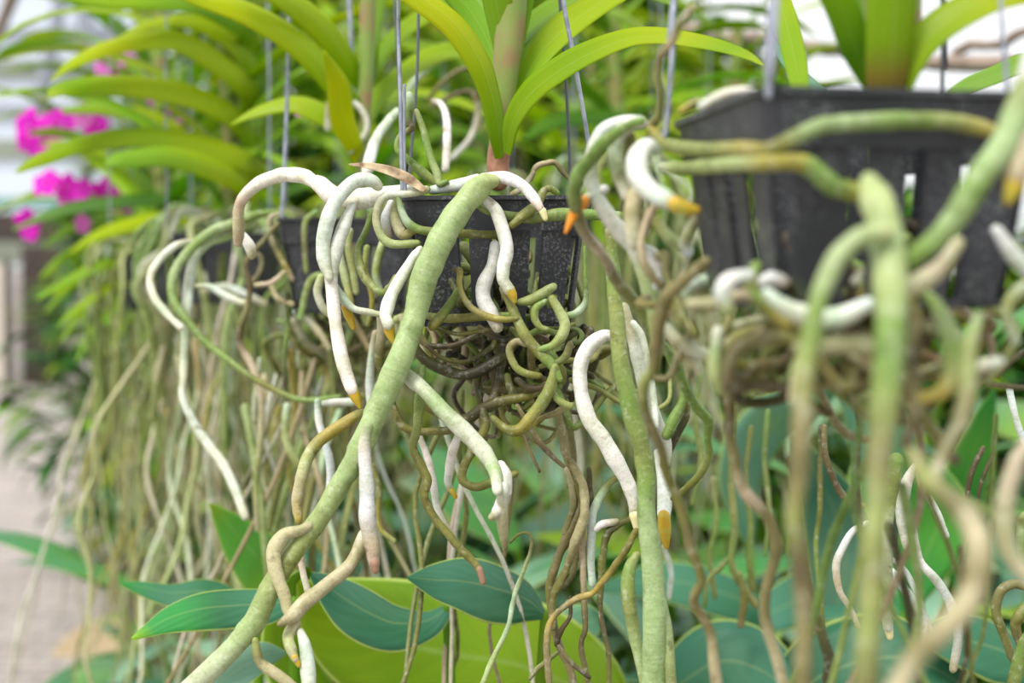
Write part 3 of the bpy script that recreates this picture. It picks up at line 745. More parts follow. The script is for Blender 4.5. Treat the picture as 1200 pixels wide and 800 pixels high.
# ---------------------------------------------------------------- second plant to the left
def D_(d, s, c, **k): return root(orD, d, s, c, **k)
D_((1.06, .98), "326,248,7 300,252,10 272,262,12 245,273,12 225,290,12 208,312,12 201,335,12 206,358,12 220,377,10 240,400,9 265,420,9 295,442,8 335,463,8 360,469,7 397,465,7", "g g G g G g g g g O g g", label='long green root looping out to the left')
D_((1.06, 1.0), "282,275,7 262,279,9 242,286,10 227,305,11 221,335,13 219,360,12 217,392,10 215,440,9 214,466,9 230,500,11 247,525,12 262,545,12 276,575,11 287,605,10", "g G M C C M S C C S C S")
D_((1.05, 1.0), "232,286,7 218,284,8 202,290,9 185,307,9 176,325,9 180,347,10 194,366,9 212,384,8", "S S C S S M S")
D_(1.04, "230,335,6 246,336,8 258,343,9 274,351,9 289,356,9", "T C W T")
D_(1.05, "328,250,5 316,256,6 318,278,7 328,300,8 338,318,7 343,328,5", "T T K Y P")
D_(1.04, "325,262,6 310,280,6 289,307,7 292,330,7 291,355,7 281,385,8 282,405,9 295,428,9 306,465,9 305,515,8 300,565,8 302,620,7", "K K N N K N P P T Q T")
D_(1.05, "296,295,5 306,302,6 304,318,6 295,332,6", "K T K")
D_(1.04, "300,334,6 318,331,6 333,319,6", "T P T")
D_(1.05, "318,336,6 326,350,7 342,356,7", "T T")
D_(1.038, "370,248,7 358,260,7 357,290,7 359,318,6", "g Q K Q")
D_(1.035, "385,322,9 366,326,9 358,345,8 352,372,8", "g Q g")
D_(1.05, "336,345,6 337,385,6 333,420,7 335,465,6 333,520,6", "D g D O")
D_(1.03, "336,475,8 334,500,9 338,525,10 350,545,9", "M L L Q")
D_(1.06, "347,366,8 362,376,10 378,395,8 385,408,6", "C T T")
tangle(orD, cD + Vector((-.01, -.005, -.082)), (.052, .045, .018), 20, ["D O", "g O", "O Q", "T K", "N D"], .002, .0034)
tangle(orD, cD + Vector((-.0, .0, -.05)), (.034, .034, .018), 10, ["D O", "B D", "N D"], .002, .003)

def hang_roots(plant, cen, n, rnd, zlo=-.75, zhi=-.2, spread=.05, cols=None, rr=(.0013, .0032), world=True, name='aerial_root', drift=(0, 0), z0=(.02, .09)):
    cols = cols or ["T K T", "L Q L", "K T", "S T L", "Q O Q", "M S T", "Y Q T", "C S T", "O K"]
    for i in range(n):
        a = rnd.uniform(0, 6.283); r = rnd.uniform(.2, 1) * spread
        p = Vector((cen[0] + math.cos(a) * r, cen[1] + math.sin(a) * r, cen[2] - rnd.uniform(*z0)))
        out = rnd.uniform(0, .07); L = -rnd.uniform(zhi, zlo) if zlo > zhi else rnd.uniform(-zhi, -zlo)
        pts = [tuple(p)]; k = max(5, int(L / .045)); d = Vector((math.cos(a) * out * 3, math.sin(a) * out * 3, -.6))
        for j in range(k):
            d = Vector((d.x * .5 + rnd.uniform(-.42, .42) + drift[0], d.y * .5 + rnd.uniform(-.42, .42) + drift[1], -1))
            p = p + d.normalized() * L / k; pts.append(tuple(p))
        sm = [Vector(q) for q in catmull(pts, 3)]; r0 = rnd.uniform(*rr)
        mb = MB(); tube(mb, sm, [r0 * (1 - .45 * j / len(sm)) for j in range(len(sm))], colours(rnd.choice(cols), len(sm), .1), 6, .1, rnd.random() * 90)
        mb.build(name, M_ROOT, plant, world=world)
D_(1.08, "410,178,6 420,168,7 430,150,7 424,130,8 410,118,8 396,114,8 386,124,8 384,150,8", "M S S C T S")
D_(1.25, "500,118,5 520,95,6 545,80,6 562,90,6 560,115,5", "O K K N")
D_(1.25, "470,120,6 490,90,7 520,68,7 550,62,6 570,75,5", "M C Q M K")
D_(1.25, "505,125,5 530,112,6 552,108,6 560,130,7 552,160,7 530,185,6", "K N K S C")
rn = random.Random(3)
hang_roots(orD, cD + Vector((-.02, .02, -.06)), 42, rn, spread=.07)
hang_roots(orC, cC + Vector((-.01, .03, -.08)), 7, rn, -.42, -.2, .04, rr=(.001, .002))
hang_roots(orR, cR + Vector((.03, .03, -.08)), 9, rn, -.5, -.2, .04, rr=(.001, .002), cols=["O K", "D O", "g Q", "K T"])

# ---------------------------------------------------------------- plants further off: three patterns, then copies
def copy_tree(o, parent=None):
    c = o.copy(); COL.objects.link(c)
    if parent is not None: c.parent = parent
    for ch in list(o.children): copy_tree(ch, c)
    return c

def strap(parent, base, az, L, W, el, droop, cols, rnd):
    pts = []; d_el = math.radians(el); p = Vector(base); n = 9; h = Vector((math.cos(az), math.sin(az), 0))
    V = [p.copy()]
    for i in range(n):
        e = d_el - math.radians(droop) * ((i + 1) / n) ** 1.3
        p = p + (h * math.cos(e) + Vector((0, 0, 1)) * math.sin(e)) * L / n; V.append(p.copy())
    prof = [.55, .8, .95, 1, 1, .98, .94, .85, .66, .05]
    sd = h.cross(Vector((0, 0, 1))); roll = rnd.uniform(-.5, .5)
    sd = (sd + Vector((0, 0, roll))).normalized()
    mb = MB(); mb.add(*leafgeo(V, [W * q for q in prof], [sd] * 10, colours(cols, 10, .1), .22, .0007, 5))
    mb.build('leaf', M_STRAP, parent)

def auto_orchid(seed, az, nl, nr, llen=.30):
    rnd = random.Random(seed)
    o = empty('hanging_orchid', (0, 0, 0))
    mb = MB(); pts = [Vector((0, 0, -.05)), Vector((.004, 0, .05)), Vector((0, .004, .18)), Vector((.003, 0, .34))]
    sm = [Vector(q) for q in catmull([tuple(p) for p in pts], 4)]
    tube(mb, sm, [.010] * len(sm), (1, 1, 1), 8, .1); mb.build('stem', M_STEM, o)
    pal = ["y3 y1 y1", "g1 y3 y1", "y3 y2 y1", "g3 y3 y3", "g1 g3 y3", "y3 g3 y1"]
    for i in range(nl):
        s = i % 2
        strap(o, (0, 0, .03 + .31 * i / nl), az + s * math.pi + rnd.uniform(-.5, .5), llen * rnd.uniform(.8, 1.15), .034, rnd.uniform(38, 62) + 12 * i / nl, rnd.uniform(50, 100), rnd.choice(pal), rnd)
    hang_roots(o, Vector((0, 0, -.04)), nr, rnd, -.66, -.16, .085, world=False,
               cols=["T T K", "L Q L", "Y T L", "T L T", "S T L", "Q Y L", "M S T", "g L Q", "T S T", "L Y T", "T K T"])
    for i in range(20):      # roots that come over the rim and hug the basket
        a = 6.283 * i / 20 + rnd.uniform(-.15, .15); pts = []
        for q, (r, z) in enumerate(((.02, .015), (.055, .018), (.078, -.01), (.080, -.05), (.074, -.09), (.07, -.13 - rnd.uniform(0, .12)))):
            a += rnd.uniform(-.22, .22); r *= rnd.uniform(.95, 1.25); pts.append((math.cos(a) * r, math.sin(a) * r, z + rnd.uniform(-.01, .01)))
        sm = [Vector(q) for q in catmull(pts, 4)]; r0 = rnd.uniform(.0022, .0042)
        mb = MB(); tube(mb, sm, [r0] * len(sm), colours(rnd.choice(["g Q O", "L Q g", "T L Q", "M L Q", "C S T", "G g Q"]), len(sm), .1), 7, .1, i)
        mb.build('aerial_root', M_ROOT, o)
    return o

protoA = auto_orchid(11, math.radians(172), 14, 46)
protoB = auto_orchid(12, math.radians(150), 14, 44)
protoC = auto_orchid(13, math.radians(200), 16, 44)
def bare_basket(loc, label):
    b = copy_tree(basP); b.location = loc; tag(b, label, 'basket', GB)
    return b
basP = make_basket(Vector((0, 0, 0)), 0, '', None)
for s in ((-1, -1), (1, -1), (1, 1), (-1, 1)):
    wire(basP, [Vector((s[0] * HT, s[1] * HT, -.004)), Vector((s[0] * HT * .9, s[1] * HT * .9, .3)), Vector((0, 0, .76))], .0011)
used = [False] * 4
def place_orchid(k, loc, ol, bl, rz=0, og=None, bg=None):
    proto = [protoA, protoB, protoC][k]
    o = proto if not used[k] else copy_tree(proto); used[k] = True
    o.location = loc; o.rotation_euler.z = rz; tag(o, ol, 'orchid')
    if og: o['group'] = og
    b = basP if not used[3] else copy_tree(basP); used[3] = True
    b.location = loc; tag(b, bl, 'basket')
    if bg: b['group'] = bg
    return o, b
def rowX(d): return .352 - .44 * d
row = [(1.46, .030, 0, 'orchid third to the left of the middle one, with broad yellow-green leaves sweeping left', 'small black basket under the yellow-green leaves, third to the left of the middle basket'),
       (1.82, .02, 1, 'blurred orchid fourth to the left of the middle one, beside the pale hanging roots', 'blurred black basket fourth to the left of the middle basket'),
       (2.16, .00, 2, 'blurred orchid fifth to the left of the middle one, last of the row', 'blurred black basket fifth to the left of the middle basket, last of the row')]
plants = []
for d, z, k, ol, bl in row:
    loc = Vector((rowX(d) + (.06 if k == 2 else 0), d, H + .035 + z))
    o, b = place_orchid(k, loc, ol, bl, random.uniform(-.15, .15)); plants.append(o)
orE = plants[0]; orF = plants[1]
# traced big leaves that sweep left from the third and fourth plants (image left)
for pl, d, s, c in (
    (orE, (1.46, 1.3), "300,130,14 285,100,24 240,66,28 190,46,26 125,54,22 75,74,15 42,97,3", "y3 y1 y1 y2 y1"),
    (orE, (1.46, 1.3), "300,170,14 270,135,24 220,112,28 160,102,27 100,101,26 60,108,22 40,117,4", "y3 y1 y1 y3 y1"),
    (orE, (1.46, 1.3), "310,220,14 290,190,24 230,170,28 160,160,25 90,168,22 35,188,17 3,204,4", "y3 y1 y3 y3 y1"),
    (orE, (1.46, 1.25), "300,235,12 270,210,20 225,192,24 175,183,22 125,187,20 96,194,8", "y1 y1 g3 g3"),
    (orF, (1.82, 1.7), "240,200,12 215,160,18 180,138,18 130,126,16 80,128,8", "y1 y1 g3"),
    (orE, (1.46, 1.3), "300,60,14 280,30,22 230,5,26 170,2,22 110,5,16 52,2,4", "y3 g1 y3 y3"),
    (orE, (1.46, 1.4), "300,110,12 290,70,22 262,40,24 220,24,20 170,30,12 130,50,3", "g3 y1 y1"),
    (orE, (1.46, 1.5), "302,60,14 312,10,24 330,-30,24", "y3 y1"),
    (orE, (1.46, 1.55), "305,120,12 325,80,22 355,50,24 385,48,16 410,66,3", "g1 y3 y1"),
    (orE, (1.46, 1.5), "305,170,12 325,140,22 345,125,20 372,130,4", "y3 y3"),
    (orF, (1.82, 1.7), "240,270,10 205,256,15 165,260,18 122,274,15 90,295,4", "y1 y2 y1"),
    (orF, (1.82, 1.75), "235,240,12 190,232,18 130,236,18 70,245,16 15,268,4", "g1 g2 g2 g1"),
    (orF, (1.82, 1.7), "230,300,10 180,295,16 130,305,16 80,330,12 50,350,4", "g3 y3 g3"),
    (orF, (1.82, 1.7), "225,320,10 175,320,16 130,335,14 90,365,10 75,385,3", "y3 y1 g3")):
    leaf(pl, d, s, c, 40, .2)
orG = plants[2]
for s, c in (("190,310,8 160,300,13 120,310,14 80,335,12 52,365,3", "g3 y3 g3"), ("190,325,8 160,318,13 125,335,13 92,365,11 70,400,3", "y3 y1 g3"),
    ("195,340,8 168,335,13 135,352,13 105,385,11 88,425,3", "g1 y3 g3"), ("195,300,8 165,285,13 120,285,14 75,300,12 45,325,3", "g3 g3 y3"),
    ("200,350,8 180,345,12 155,365,12 130,400,10 118,440,3", "g3 y3 y1"), ("200,280,8 165,262,13 120,258,13 80,268,12 48,290,3", "g2 g1 g1"),
    ("205,355,8 195,355,12 178,375,12 162,410,10 155,450,3", "g2 g3 y3"), ("195,318,8 150,308,12 105,318,12 62,345,3", "y3 y1 y1")):
    leaf(orG, (2.14, 2.0), s, c, 40, .2)
for s, d in (("215,340,7 240,336,9 262,345,9 285,356,8", 1.3), ("250,300,8 235,330,9 238,370,9 250,410,8 245,470,8", 1.42)):
    root(plants[0], d, s, "T C T")
# second row, behind
row2 = [(1.75, 720, .10, 1, 'orchid hanging behind the middle basket on the right, leaves filling the gap', 'black basket hidden among foliage behind and right of the middle one'),
        (2.2, 560, .12, 2, 'orchid hanging straight behind the middle plant', 'black basket hidden straight behind the middle one'),
        (2.3, 860, .05, 0, 'orchid hanging behind the upper right basket, under the wooden poles', 'black basket hidden behind the upper right one'),
        (2.8, 430, .12, 1, 'orchid in the second row behind the left wires', 'black basket of the second row behind the left wires'),
        (3.1, 690, .14, 0, 'orchid far back seen between the two front stems', 'black basket far back between the two front plants'),
        (3.4, 300, .12, 2, 'orchid far back left in the second row', 'black basket far back left in the second row')]
for d, px, z, k, ol, bl in row2:
    p = P(px, 350, d); loc = Vector((p.x, d, H + .05 + z))
    place_orchid(k, loc, ol, bl, random.uniform(-.6, .6))
# ---------------------------------------------------------------- broad-leaved plants below
def petiole(pl, a, b, r=.0035, col="g3 g1"):
    m = (Vector(a) + Vector(b)) / 2 + Vector((0, 0, .03)); sm = [Vector(q) for q in catmull([tuple(a), tuple(m), tuple(b)], 5)]
    mb = MB(); tube(mb, sm, [r] * len(sm), colours(col, len(sm)), 8, .02); return mb.build('petiole', M_STRAP, pl, world=True)
def bleaf(pl, d, s, c, tilt=40, fold=.1, flip=1, label=None, pet=True):
    o = leaf(pl, d, s, c, tilt, fold, 'leaf', M_BROAD, flip, label, .0008)
    if pet:
        q = to3d(parse(s), d)[0]; a = P(q[0], q[1], q[3])
        petiole(pl, (pl.location.x, pl.location.y, .02), a)
    return o
bA = empty('broad_leaved_plant', Vector((-.03, 1.05, 0)), 'broad-leaved plant with large glowing yellow-green leaf below the middle basket', 'plant')
bleaf(bA, (1.02, .93), "740,860,20 690,815,110 610,780,150 520,765,150 440,745,130 385,715,80 350,682,6", "b1 b1 b1 b2 b1 b1", 25, .12, label='large yellow-green leaf lit from behind')
bleaf(bA, (1.04, 1.0), "640,880,20 610,830,80 590,780,120 585,740,110 590,712,70 600,700,10", "b2 b1 b2 b1", 30, .15)
bleaf(bA, (.98, .95), "420,880,20 400,820,90 370,770,110 355,730,90 352,690,50 360,665,6", "b3 b2 b2 b3", 25, .12)
bleaf(bA, (.90, .86), "525,712,10 500,728,28 460,730,44 420,712,46 390,692,30 365,673,5", "t2 t1 t2 t1", 50, .25)
bleaf(bA, (.86, .82), "640,722,6 615,702,40 580,690,54 545,682,50 510,680,32 478,677,3", "t1 t1 t2 t2 t1", 50, .2, label='grey-green pointed leaf')
bleaf(bA, (1.10, 1.06), "350,760,20 340,715,64 315,670,66 285,635,50 262,608,24 246,590,3", "e2 g3 e2 e2 g3", 20, .12, label='upright bright green leaf')
bleaf(bA, (1.05, 1.02), "640,790,6 655,760,34 675,738,44 696,727,30 706,722,6", "t4 t4 t2", 40, .1)
bleaf(bA, (1.3, 1.25), "440,720,10 420,690,40 380,660,50 330,650,30 300,655,4", "t3 t1 t1", 50, .1)
bB = empty('broad_leaved_plant', Vector((-.15, .95, 0)), 'broad-leaved plant at the lower left with dark green pointed leaf crossing the thick root', 'plant')
bleaf(bB, (.86, .82), "345,705,10 315,708,32 275,710,37 235,714,36 200,724,27 175,737,14 155,748,3", "t2 t2 t1 e1 e1 g3", 48, .2, label='dark green pointed leaf with yellow edge')
bleaf(bB, (.98, .96), "300,720,10 265,700,24 235,693,28 200,695,20 165,688,12 142,683,3", "t2 t1 t2 e1", 55, .2)
bleaf(bB, (.86, .88), "230,830,6 258,800,34 285,782,36 310,768,26 334,765,4", "t4 t4 t4", 50, .1)
bC = empty('broad_leaved_plant', Vector((.22, 1.15, 0)), 'broad-leaved plant with large smooth teal leaves along the lower right edge', 'plant')
bleaf(bC, (1.05, 1.0), "770,830,20 800,800,56 845,775,76 890,785,70 930,815,40 960,850,5", "t1 t2 t2 t1", 42, .1, label='large teal leaf with a pale edge')
bleaf(bC, (1.02, .98), "900,850,20 950,800,70 1010,775,84 1065,772,70 1115,795,40 1160,830,6", "t3 t1 t1 t2", 42, .12)
bleaf(bC, (1.0, .97), "1240,800,10 1190,770,50 1150,755,60 1110,750,40 1075,745,5", "t1 t1 t2", 48, .12)
bleaf(bC, (1.35, 1.3), "900,740,10 880,710,36 830,690,44 770,680,36 700,690,5", "t2 t1 t2 t1", 50, .1)
bleaf(bC, (1.4, 1.3), "860,750,10 910,715,36 960,700,46 1020,705,36 1080,730,5", "t4 t2 t2 e1", 52, .1)
bleaf(bC, (1.35, 1.25), "960,760,10 985,700,60 990,640,80 975,590,66 950,545,40 930,510,5", "t2 t4 t2 t4", 30, .15)
bleaf(bC, (1.35, 1.25), "1130,700,10 1120,640,50 1125,590,66 1138,540,56 1152,495,34 1166,455,3", "e1 e1 e2 e1", 15, .1, label='upright vivid green leaf')
bleaf(bC, (1.3, 1.25), "1060,720,10 1080,660,60 1100,610,70 1085,560,50 1060,530,4", "e1 e2 e1", 25, .1)
bleaf(bC, (1.5, 1.5), "880,640,10 870,560,60 900,500,70 950,470,50 990,450,4", "t2 t4 t4", 35, .1)
bleaf(bC, (1.5, 1.45), "1010,640,10 1040,560,60 1030,500,70 1010,450,50 1000,410,4", "e1 t4 t4", 25, .1)

# auto broad-leaved plants: three patterns then copies
def broad(seed, n, hgt, L, W, pal, droop=60):
    rnd = random.Random(seed); o = empty('broad_leaved_plant', (0, 0, 0))
    for i in range(n):
        az = 6.283 * i / n * 1.618 * 2 + rnd.uniform(-.4, .4); h = hgt * rnd.uniform(.35, 1.0); r = rnd.uniform(.04, .20) * (1.3 - h / hgt * .5)
        top = Vector((math.cos(az) * r, math.sin(az) * r, h))
        sm = [Vector(q) for q in catmull([(0, 0, 0), (top.x * .3, top.y * .3, h * .55), tuple(top)], 4)]
        mb = MB(); tube(mb, sm, [.0045] * len(sm), colours("g2 g1", len(sm)), 6, 0); mb.build('petiole', M_STRAP, o)
        e0 = math.radians(rnd.uniform(0, 55)); d = math.radians(droop * rnd.uniform(.5, 1.2)); hv = Vector((math.cos(az), math.sin(az), 0)); p = top.copy(); V = [p.copy()]
        ll = L * rnd.uniform(.7, 1.2)
        for j in range(9):
            e = e0 - d * (j + 1) / 9; p = p + (hv * math.cos(e) + Vector((0, 0, 1)) * math.sin(e)) * ll / 9; V.append(p.copy())
        prof = [.12, .55, .85, 1, .98, .88, .72, .5, .26, .02]
        sd = (hv.cross(Vector((0, 0, 1))) + Vector((0, 0, rnd.uniform(-.5, .5)))).normalized()
        mb = MB(); mb.add(*leafgeo(V, [W * q for q in prof], [sd] * 10, colours(rnd.choice(pal), 10, .1), .15, .0008, 7))
        mb.build('leaf', M_BROAD, o)
    return o
TP = ["t1 t2", "t5 t4", "t2 t5", "t4 t2", "t3 t1"]; GP = ["e2 t2", "t4 e2", "g4 t2", "t2 g3", "g1 g3"]
pr = [broad(21, 16, .62, .26, .10, TP), broad(22, 18, .55, .22, .075, GP), broad(23, 20, .70, .24, .085, TP + GP)]
pu = [False] * 3
def place_broad(k, x, y, s, label, rz=0):
    o = pr[k] if not pu[k] else copy_tree(pr[k]); pu[k] = True
    o.location = (x, y, 0); o.rotation_euler.z = rz; o.scale = (s, s, s); tag(o, label, 'plant')
    return o
def gx(px, d): return (px - 600) * d / FPX
spots = [(0, 420, 1.55, 1.0, 'teal-leaved plant under the hanging roots left of the bottom centre'),
 (1, 300, 1.75, .9, 'green plant under the hanging roots behind the upright bright leaf'),
 (0, 560, 1.5, 1.0, 'teal-leaved plant behind the big yellow-green leaf'),
 (2, 660, 1.7, 1.0, 'teal plant behind the twisted bundle of brown roots'),
 (0, 760, 1.45, 1.0, 'teal plant behind the long mossy green root'),
 (2, 850, 1.7, 1.05, 'mixed green plant behind the brown roots right of centre'),
 (1, 930, 1.6, 1.25, 'green plant beneath the upper right basket'),
 (2, 1030, 1.8, 1.1, 'mixed green plant behind the white rootlets at the lower right'),
 (1, 1130, 1.55, 1.25, 'vivid green plant at the right edge behind the blurred tan root'),
 (0, 1200, 1.9, 1.1, 'teal plant at the far right edge'),
 (2, 235, 2.0, .85, 'plant at the bed edge under the pale hanging roots'),
 (0, 225, 2.7, .5, 'blue-green plant spilling towards the path'),
 (0, 205, 2.35, .52, 'dark teal plant low at the left edge of the bed beside the paving'),
 (1, 170, 3.3, .5, 'small green plant by the path beneath the last basket'),
 (0, 135, 4.6, .62, 'small teal plant further along the path edge'),
 (2, 125, 7.0, .9, 'bushy plant near the far end of the path edge'),
 (0, 480, 2.3, 1.15, 'teal plant in the middle of the bed behind the hanging roots'),
 (2, 620, 2.5, 1.2, 'mixed plant deep in the bed behind the middle basket'),
 (1, 760, 2.4, 1.3, 'green plant deep in the bed right of centre'),
 (0, 900, 2.5, 1.3, 'teal plant deep in the bed behind the brown roots'),
 (2, 1060, 2.5, 1.3, 'mixed plant deep in the bed near the right edge'),
 (1, 1180, 2.6, 1.3, 'green plant deep in the bed at the right edge'),
 (1, 330, 2.9, 1.1, 'green plant deep in the bed on the left')]
rb = random.Random(9)
for k, px, d, s, lb in spots: place_broad(k, gx(px, d), d, s, lb, rb.uniform(0, 6.28))

# leafy shrubs closing the view behind the bed
def shrub(seed, w, h, n, pal):
    rnd = random.Random(seed); o = empty('leafy_shrub', (0, 0, 0))
    mb = MB()
    for i in range(7):
        a = rnd.uniform(0, 6.28); tp = Vector((math.cos(a) * w * .35, math.sin(a) * w * .3, h * rnd.uniform(.6, .95)))
        sm = [Vector(q) for q in catmull([(0, 0, 0), (tp.x * .3, tp.y * .3, tp.z * .5), tuple(tp)], 4)]
        tube(mb, sm, [.018 * (1 - .6 * j / len(sm)) for j in range(len(sm))], lin((120, 105, 80)), 6, .1)
    mb.build('stem', M_ROOT, o)
    mb = MB()
    for i in range(n):
        a = rnd.uniform(0, 6.28); z = h * (rnd.random() ** .8); r = w / 2 * math.sqrt(max(.05, 1 - abs(2 * z / h - 1) ** 2.6)) * rnd.uniform(.55, 1)
        p = Vector((math.cos(a) * r, math.sin(a) * r * .6, z)); az = a + rnd.uniform(-.9, .9); hv = Vector((math.cos(az), math.sin(az), 0))
        L = rnd.uniform(.12, .26); e0 = rnd.uniform(-.3, 1.2); V = [p.copy()]
        for j in range(5):
            e = e0 - .3 * j; p = p + (hv * math.cos(e) + Vector((0, 0, 1)) * math.sin(e)) * L / 5; V.append(p.copy())
        sd = (hv.cross(Vector((0, 0, 1))) + Vector((0, 0, rnd.uniform(-.6, .6)))).normalized(); W = L * rnd.uniform(.18, .34)
        mb.add(*leafgeo(V, [W * q for q in (.2, .8, 1, .85, .5, .03)], [sd] * 6, colours(rnd.choice(pal), 6, .15), .15, .0008, 3))
    f = mb.build('foliage', M_STRAP, o); f['kind'] = 'stuff'
    return o
sp = [shrub(31, 1.5, 1.9, 1500, ["g2 g1", "g1 y3", "g3 y1", "g4 g2", "y3 y1"]), shrub(32, 1.5, 1.7, 1400, ["e1 g2", "g2 g3", "g4 g4", "t3 g2", "g1 y3"])]
su = [False, False]
for k, px, d, s, lb in [(0, 330, 4.6, 1.05, 'tall leafy shrub behind the row on the left'), (1, 520, 4.2, 1.0, 'leafy shrub straight behind the middle basket'),
    (0, 700, 4.0, .97, 'leafy shrub behind the gap between the two front baskets'), (1, 880, 3.6, .80, 'leafy shrub under the left end of the wooden poles'),
    (0, 1050, 3.7, .66, 'low leafy shrub behind the upper right basket'), (1, 1210, 3.6, .66, 'low leafy shrub at the right edge'),
    (1, 235, 5.4, .85, 'leafy shrub far back beside the greenhouse wall'), (0, 450, 5.8, 1.25, 'highest leafy shrub far back, left of the middle stem'),
    (0, 830, 5.6, 1.02, 'leafy shrub far back behind the upper right wires'), (0, 620, 5.9, 1.25, 'tall leafy shrub furthest back behind the middle stem')]:
    o = sp[k] if not su[k] else copy_tree(sp[k]); su[k] = True
    o.location = (gx(px, d), d, 0); o.rotation_euler.z = rb.uniform(0, 3.1); o.scale = (s,) * 3; tag(o, lb, 'shrub')

# ---------------------------------------------------------------- magenta flower spray far left
def flower(parent, p, size, mat, rnd, face):
    mb = MB(); f = face.normalized(); a = f.orthogonal().normalized(); b = f.cross(a)
    for i in range(5):
        t = 2 * math.pi * i / 5 + rnd.uniform(-.1, .1); dr = a * math.cos(t) + b * math.sin(t); sd = f.cross(dr)
        V = [p + dr * size * q + f * size * .18 * math.sin(q * 2.4) for q in (.05, .25, .5, .75, .95, 1.02)]
        mb.add(*leafgeo(V, [size * q for q in (.2, .55, .8, .8, .5, .05)], [sd] * 6, [(1, 1, 1)] * 6, .1, .0006, 5))
    o = mb.build('flower', mat, parent, world=True)
    mb = MB(); tube(mb, [p, p + f * size * .25, p + f * size * .4 - Vector((0, 0, size * .15))], [size * .12, size * .14, size * .06], (1, 1, 1), 8, 0)
    mb.build('lip', M_PETALP, o, world=True)
fo = empty('flower_spray', P(200, 330, 2.15), 'arching spray of magenta orchid flowers at the far left', 'flowers')
rf = random.Random(4)
ST = [("200,330,3 180,290,3 130,235,3 90,215,3 40,222,2", 2.15), ("200,330,3 170,230,3 140,160,3 90,142,3 28,150,2", 2.15), ("200,330,3 210,250,3 200,160,3 170,120,2", 2.15), ("200,330,3 130,290,3 70,260,3 30,262,2", 2.15), ("200,330,3 240,250,3 250,120,3 200,70,3 130,82,2", 2.15)]
for s, d in ST: root(fo, d, s, "g1 g1", name='flower_stalk', seg=6)
for x, y, r, m in [(38, 150, 17, 0), (52, 164, 18, 0), (66, 146, 14, 0), (80, 148, 12, 0), (112, 146, 13, 0), (98, 140, 10, 1), (30, 168, 8, 0), (178, 122, 12, 0), (192, 128, 9, 0), (214, 146, 8, 1),
                   (56, 216, 14, 0), (80, 220, 13, 0), (98, 224, 12, 0), (126, 226, 15, 0), (143, 234, 12, 0), (34, 260, 13, 0), (36, 272, 9, 0), (80, 242, 9, 0), (98, 262, 9, 1), (122, 80, 9, 1), (150, 70, 9, 1), (135, 84, 6, 0)]:
    d = 1.98 + rf.uniform(-.04, .04)
    flower(fo, P(x, y, d), r * 1.35 * d / FPX, M_PETALP if m else M_PETAL, rf, Vector((rf.uniform(-.5, .5), -1, rf.uniform(-.4, .6))))
fl = empty('orchid_blossom', P(357, 133, 1.3), 'single pink blossom among the leaves between the left wires', 'flower')
flower(fl, P(354, 132, 1.3), 10 * 1.3 / FPX, M_PETALP, rf, Vector((.2, -1, .9)))
flower(fl, P(364, 133, 1.3), 8 * 1.3 / FPX, M_PETALP, rf, Vector((-.2, -1, 1.2)))

# ---------------------------------------------------------------- setting
def slab(name, x0, x1, y0, y1, z0, z1, mat, kind='structure', parent=None, label=None):
    mb = MB(); mb.box((x0 + x1) / 2, (y0 + y1) / 2, (z0 + z1) / 2, x1 - x0, y1 - y0, z1 - z0)
    o = mb.build(name, mat, parent, smooth=False)
    if kind and parent is None: o['kind'] = kind
    return o
m, nt, out = new_mat('path_pavers')
tc = N_(nt, 'ShaderNodeTexCoord'); br = N_(nt, 'ShaderNodeTexBrick'); nt.links.new(tc.outputs['Object'], br.inputs['Vector'])
br.inputs['Color1'].default_value = (*lin((182, 170, 162)), 1); br.inputs['Color2'].default_value = (*lin((158, 150, 144)), 1); br.inputs['Mortar'].default_value = (*lin((122, 118, 114)), 1)
br.inputs['Scale'].default_value = 3.2; br.inputs['Mortar Size'].default_value = .02
nz = N_(nt, 'ShaderNodeTexNoise'); nz.inputs['Scale'].default_value = 3; nt.links.new(tc.outputs['Object'], nz.inputs['Vector'])
p = N_(nt, 'ShaderNodeBsdfPrincipled'); p.inputs['Roughness'].default_value = .75
nt.links.new(mixc(nt, ramp(nt, nz.outputs[0], .4, .7, 0, .6), br.outputs[0], mixc(nt, 1.0, br.outputs[0], (.78, .74, .7), 'MULTIPLY')), p.inputs['Base Color']); nt.links.new(p.outputs[0], out.inputs[0])
M_PATH = m
M_SOIL = plain('bed_soil', lin((88, 78, 60)), .9, noise_scale=14, col2=lin((60, 66, 38)), bump=.6)
slab('floor_path', -12, 12, -3, 17.2, -.2, 0, M_PATH)
bed = MB(); ys = (-1.5, 15.5)
xl = lambda y: .29 - .335 * y
bv = [Vector((xl(ys[0]), ys[0], z)) for z in (0.001, .05)] + [Vector((6, ys[0], z)) for z in (0.001, .05)] + [Vector((6, ys[1], z)) for z in (0.001, .05)] + [Vector((xl(ys[1]) , ys[1], z)) for z in (0.001, .05)]
bed.add(bv, [(0, 2, 3, 1), (2, 4, 5, 3), (4, 6, 7, 5), (6, 0, 1, 7), (1, 3, 5, 7), (0, 6, 4, 2)])
tag(bed.build('floor_bed', M_SOIL, None, smooth=False), kind='structure')
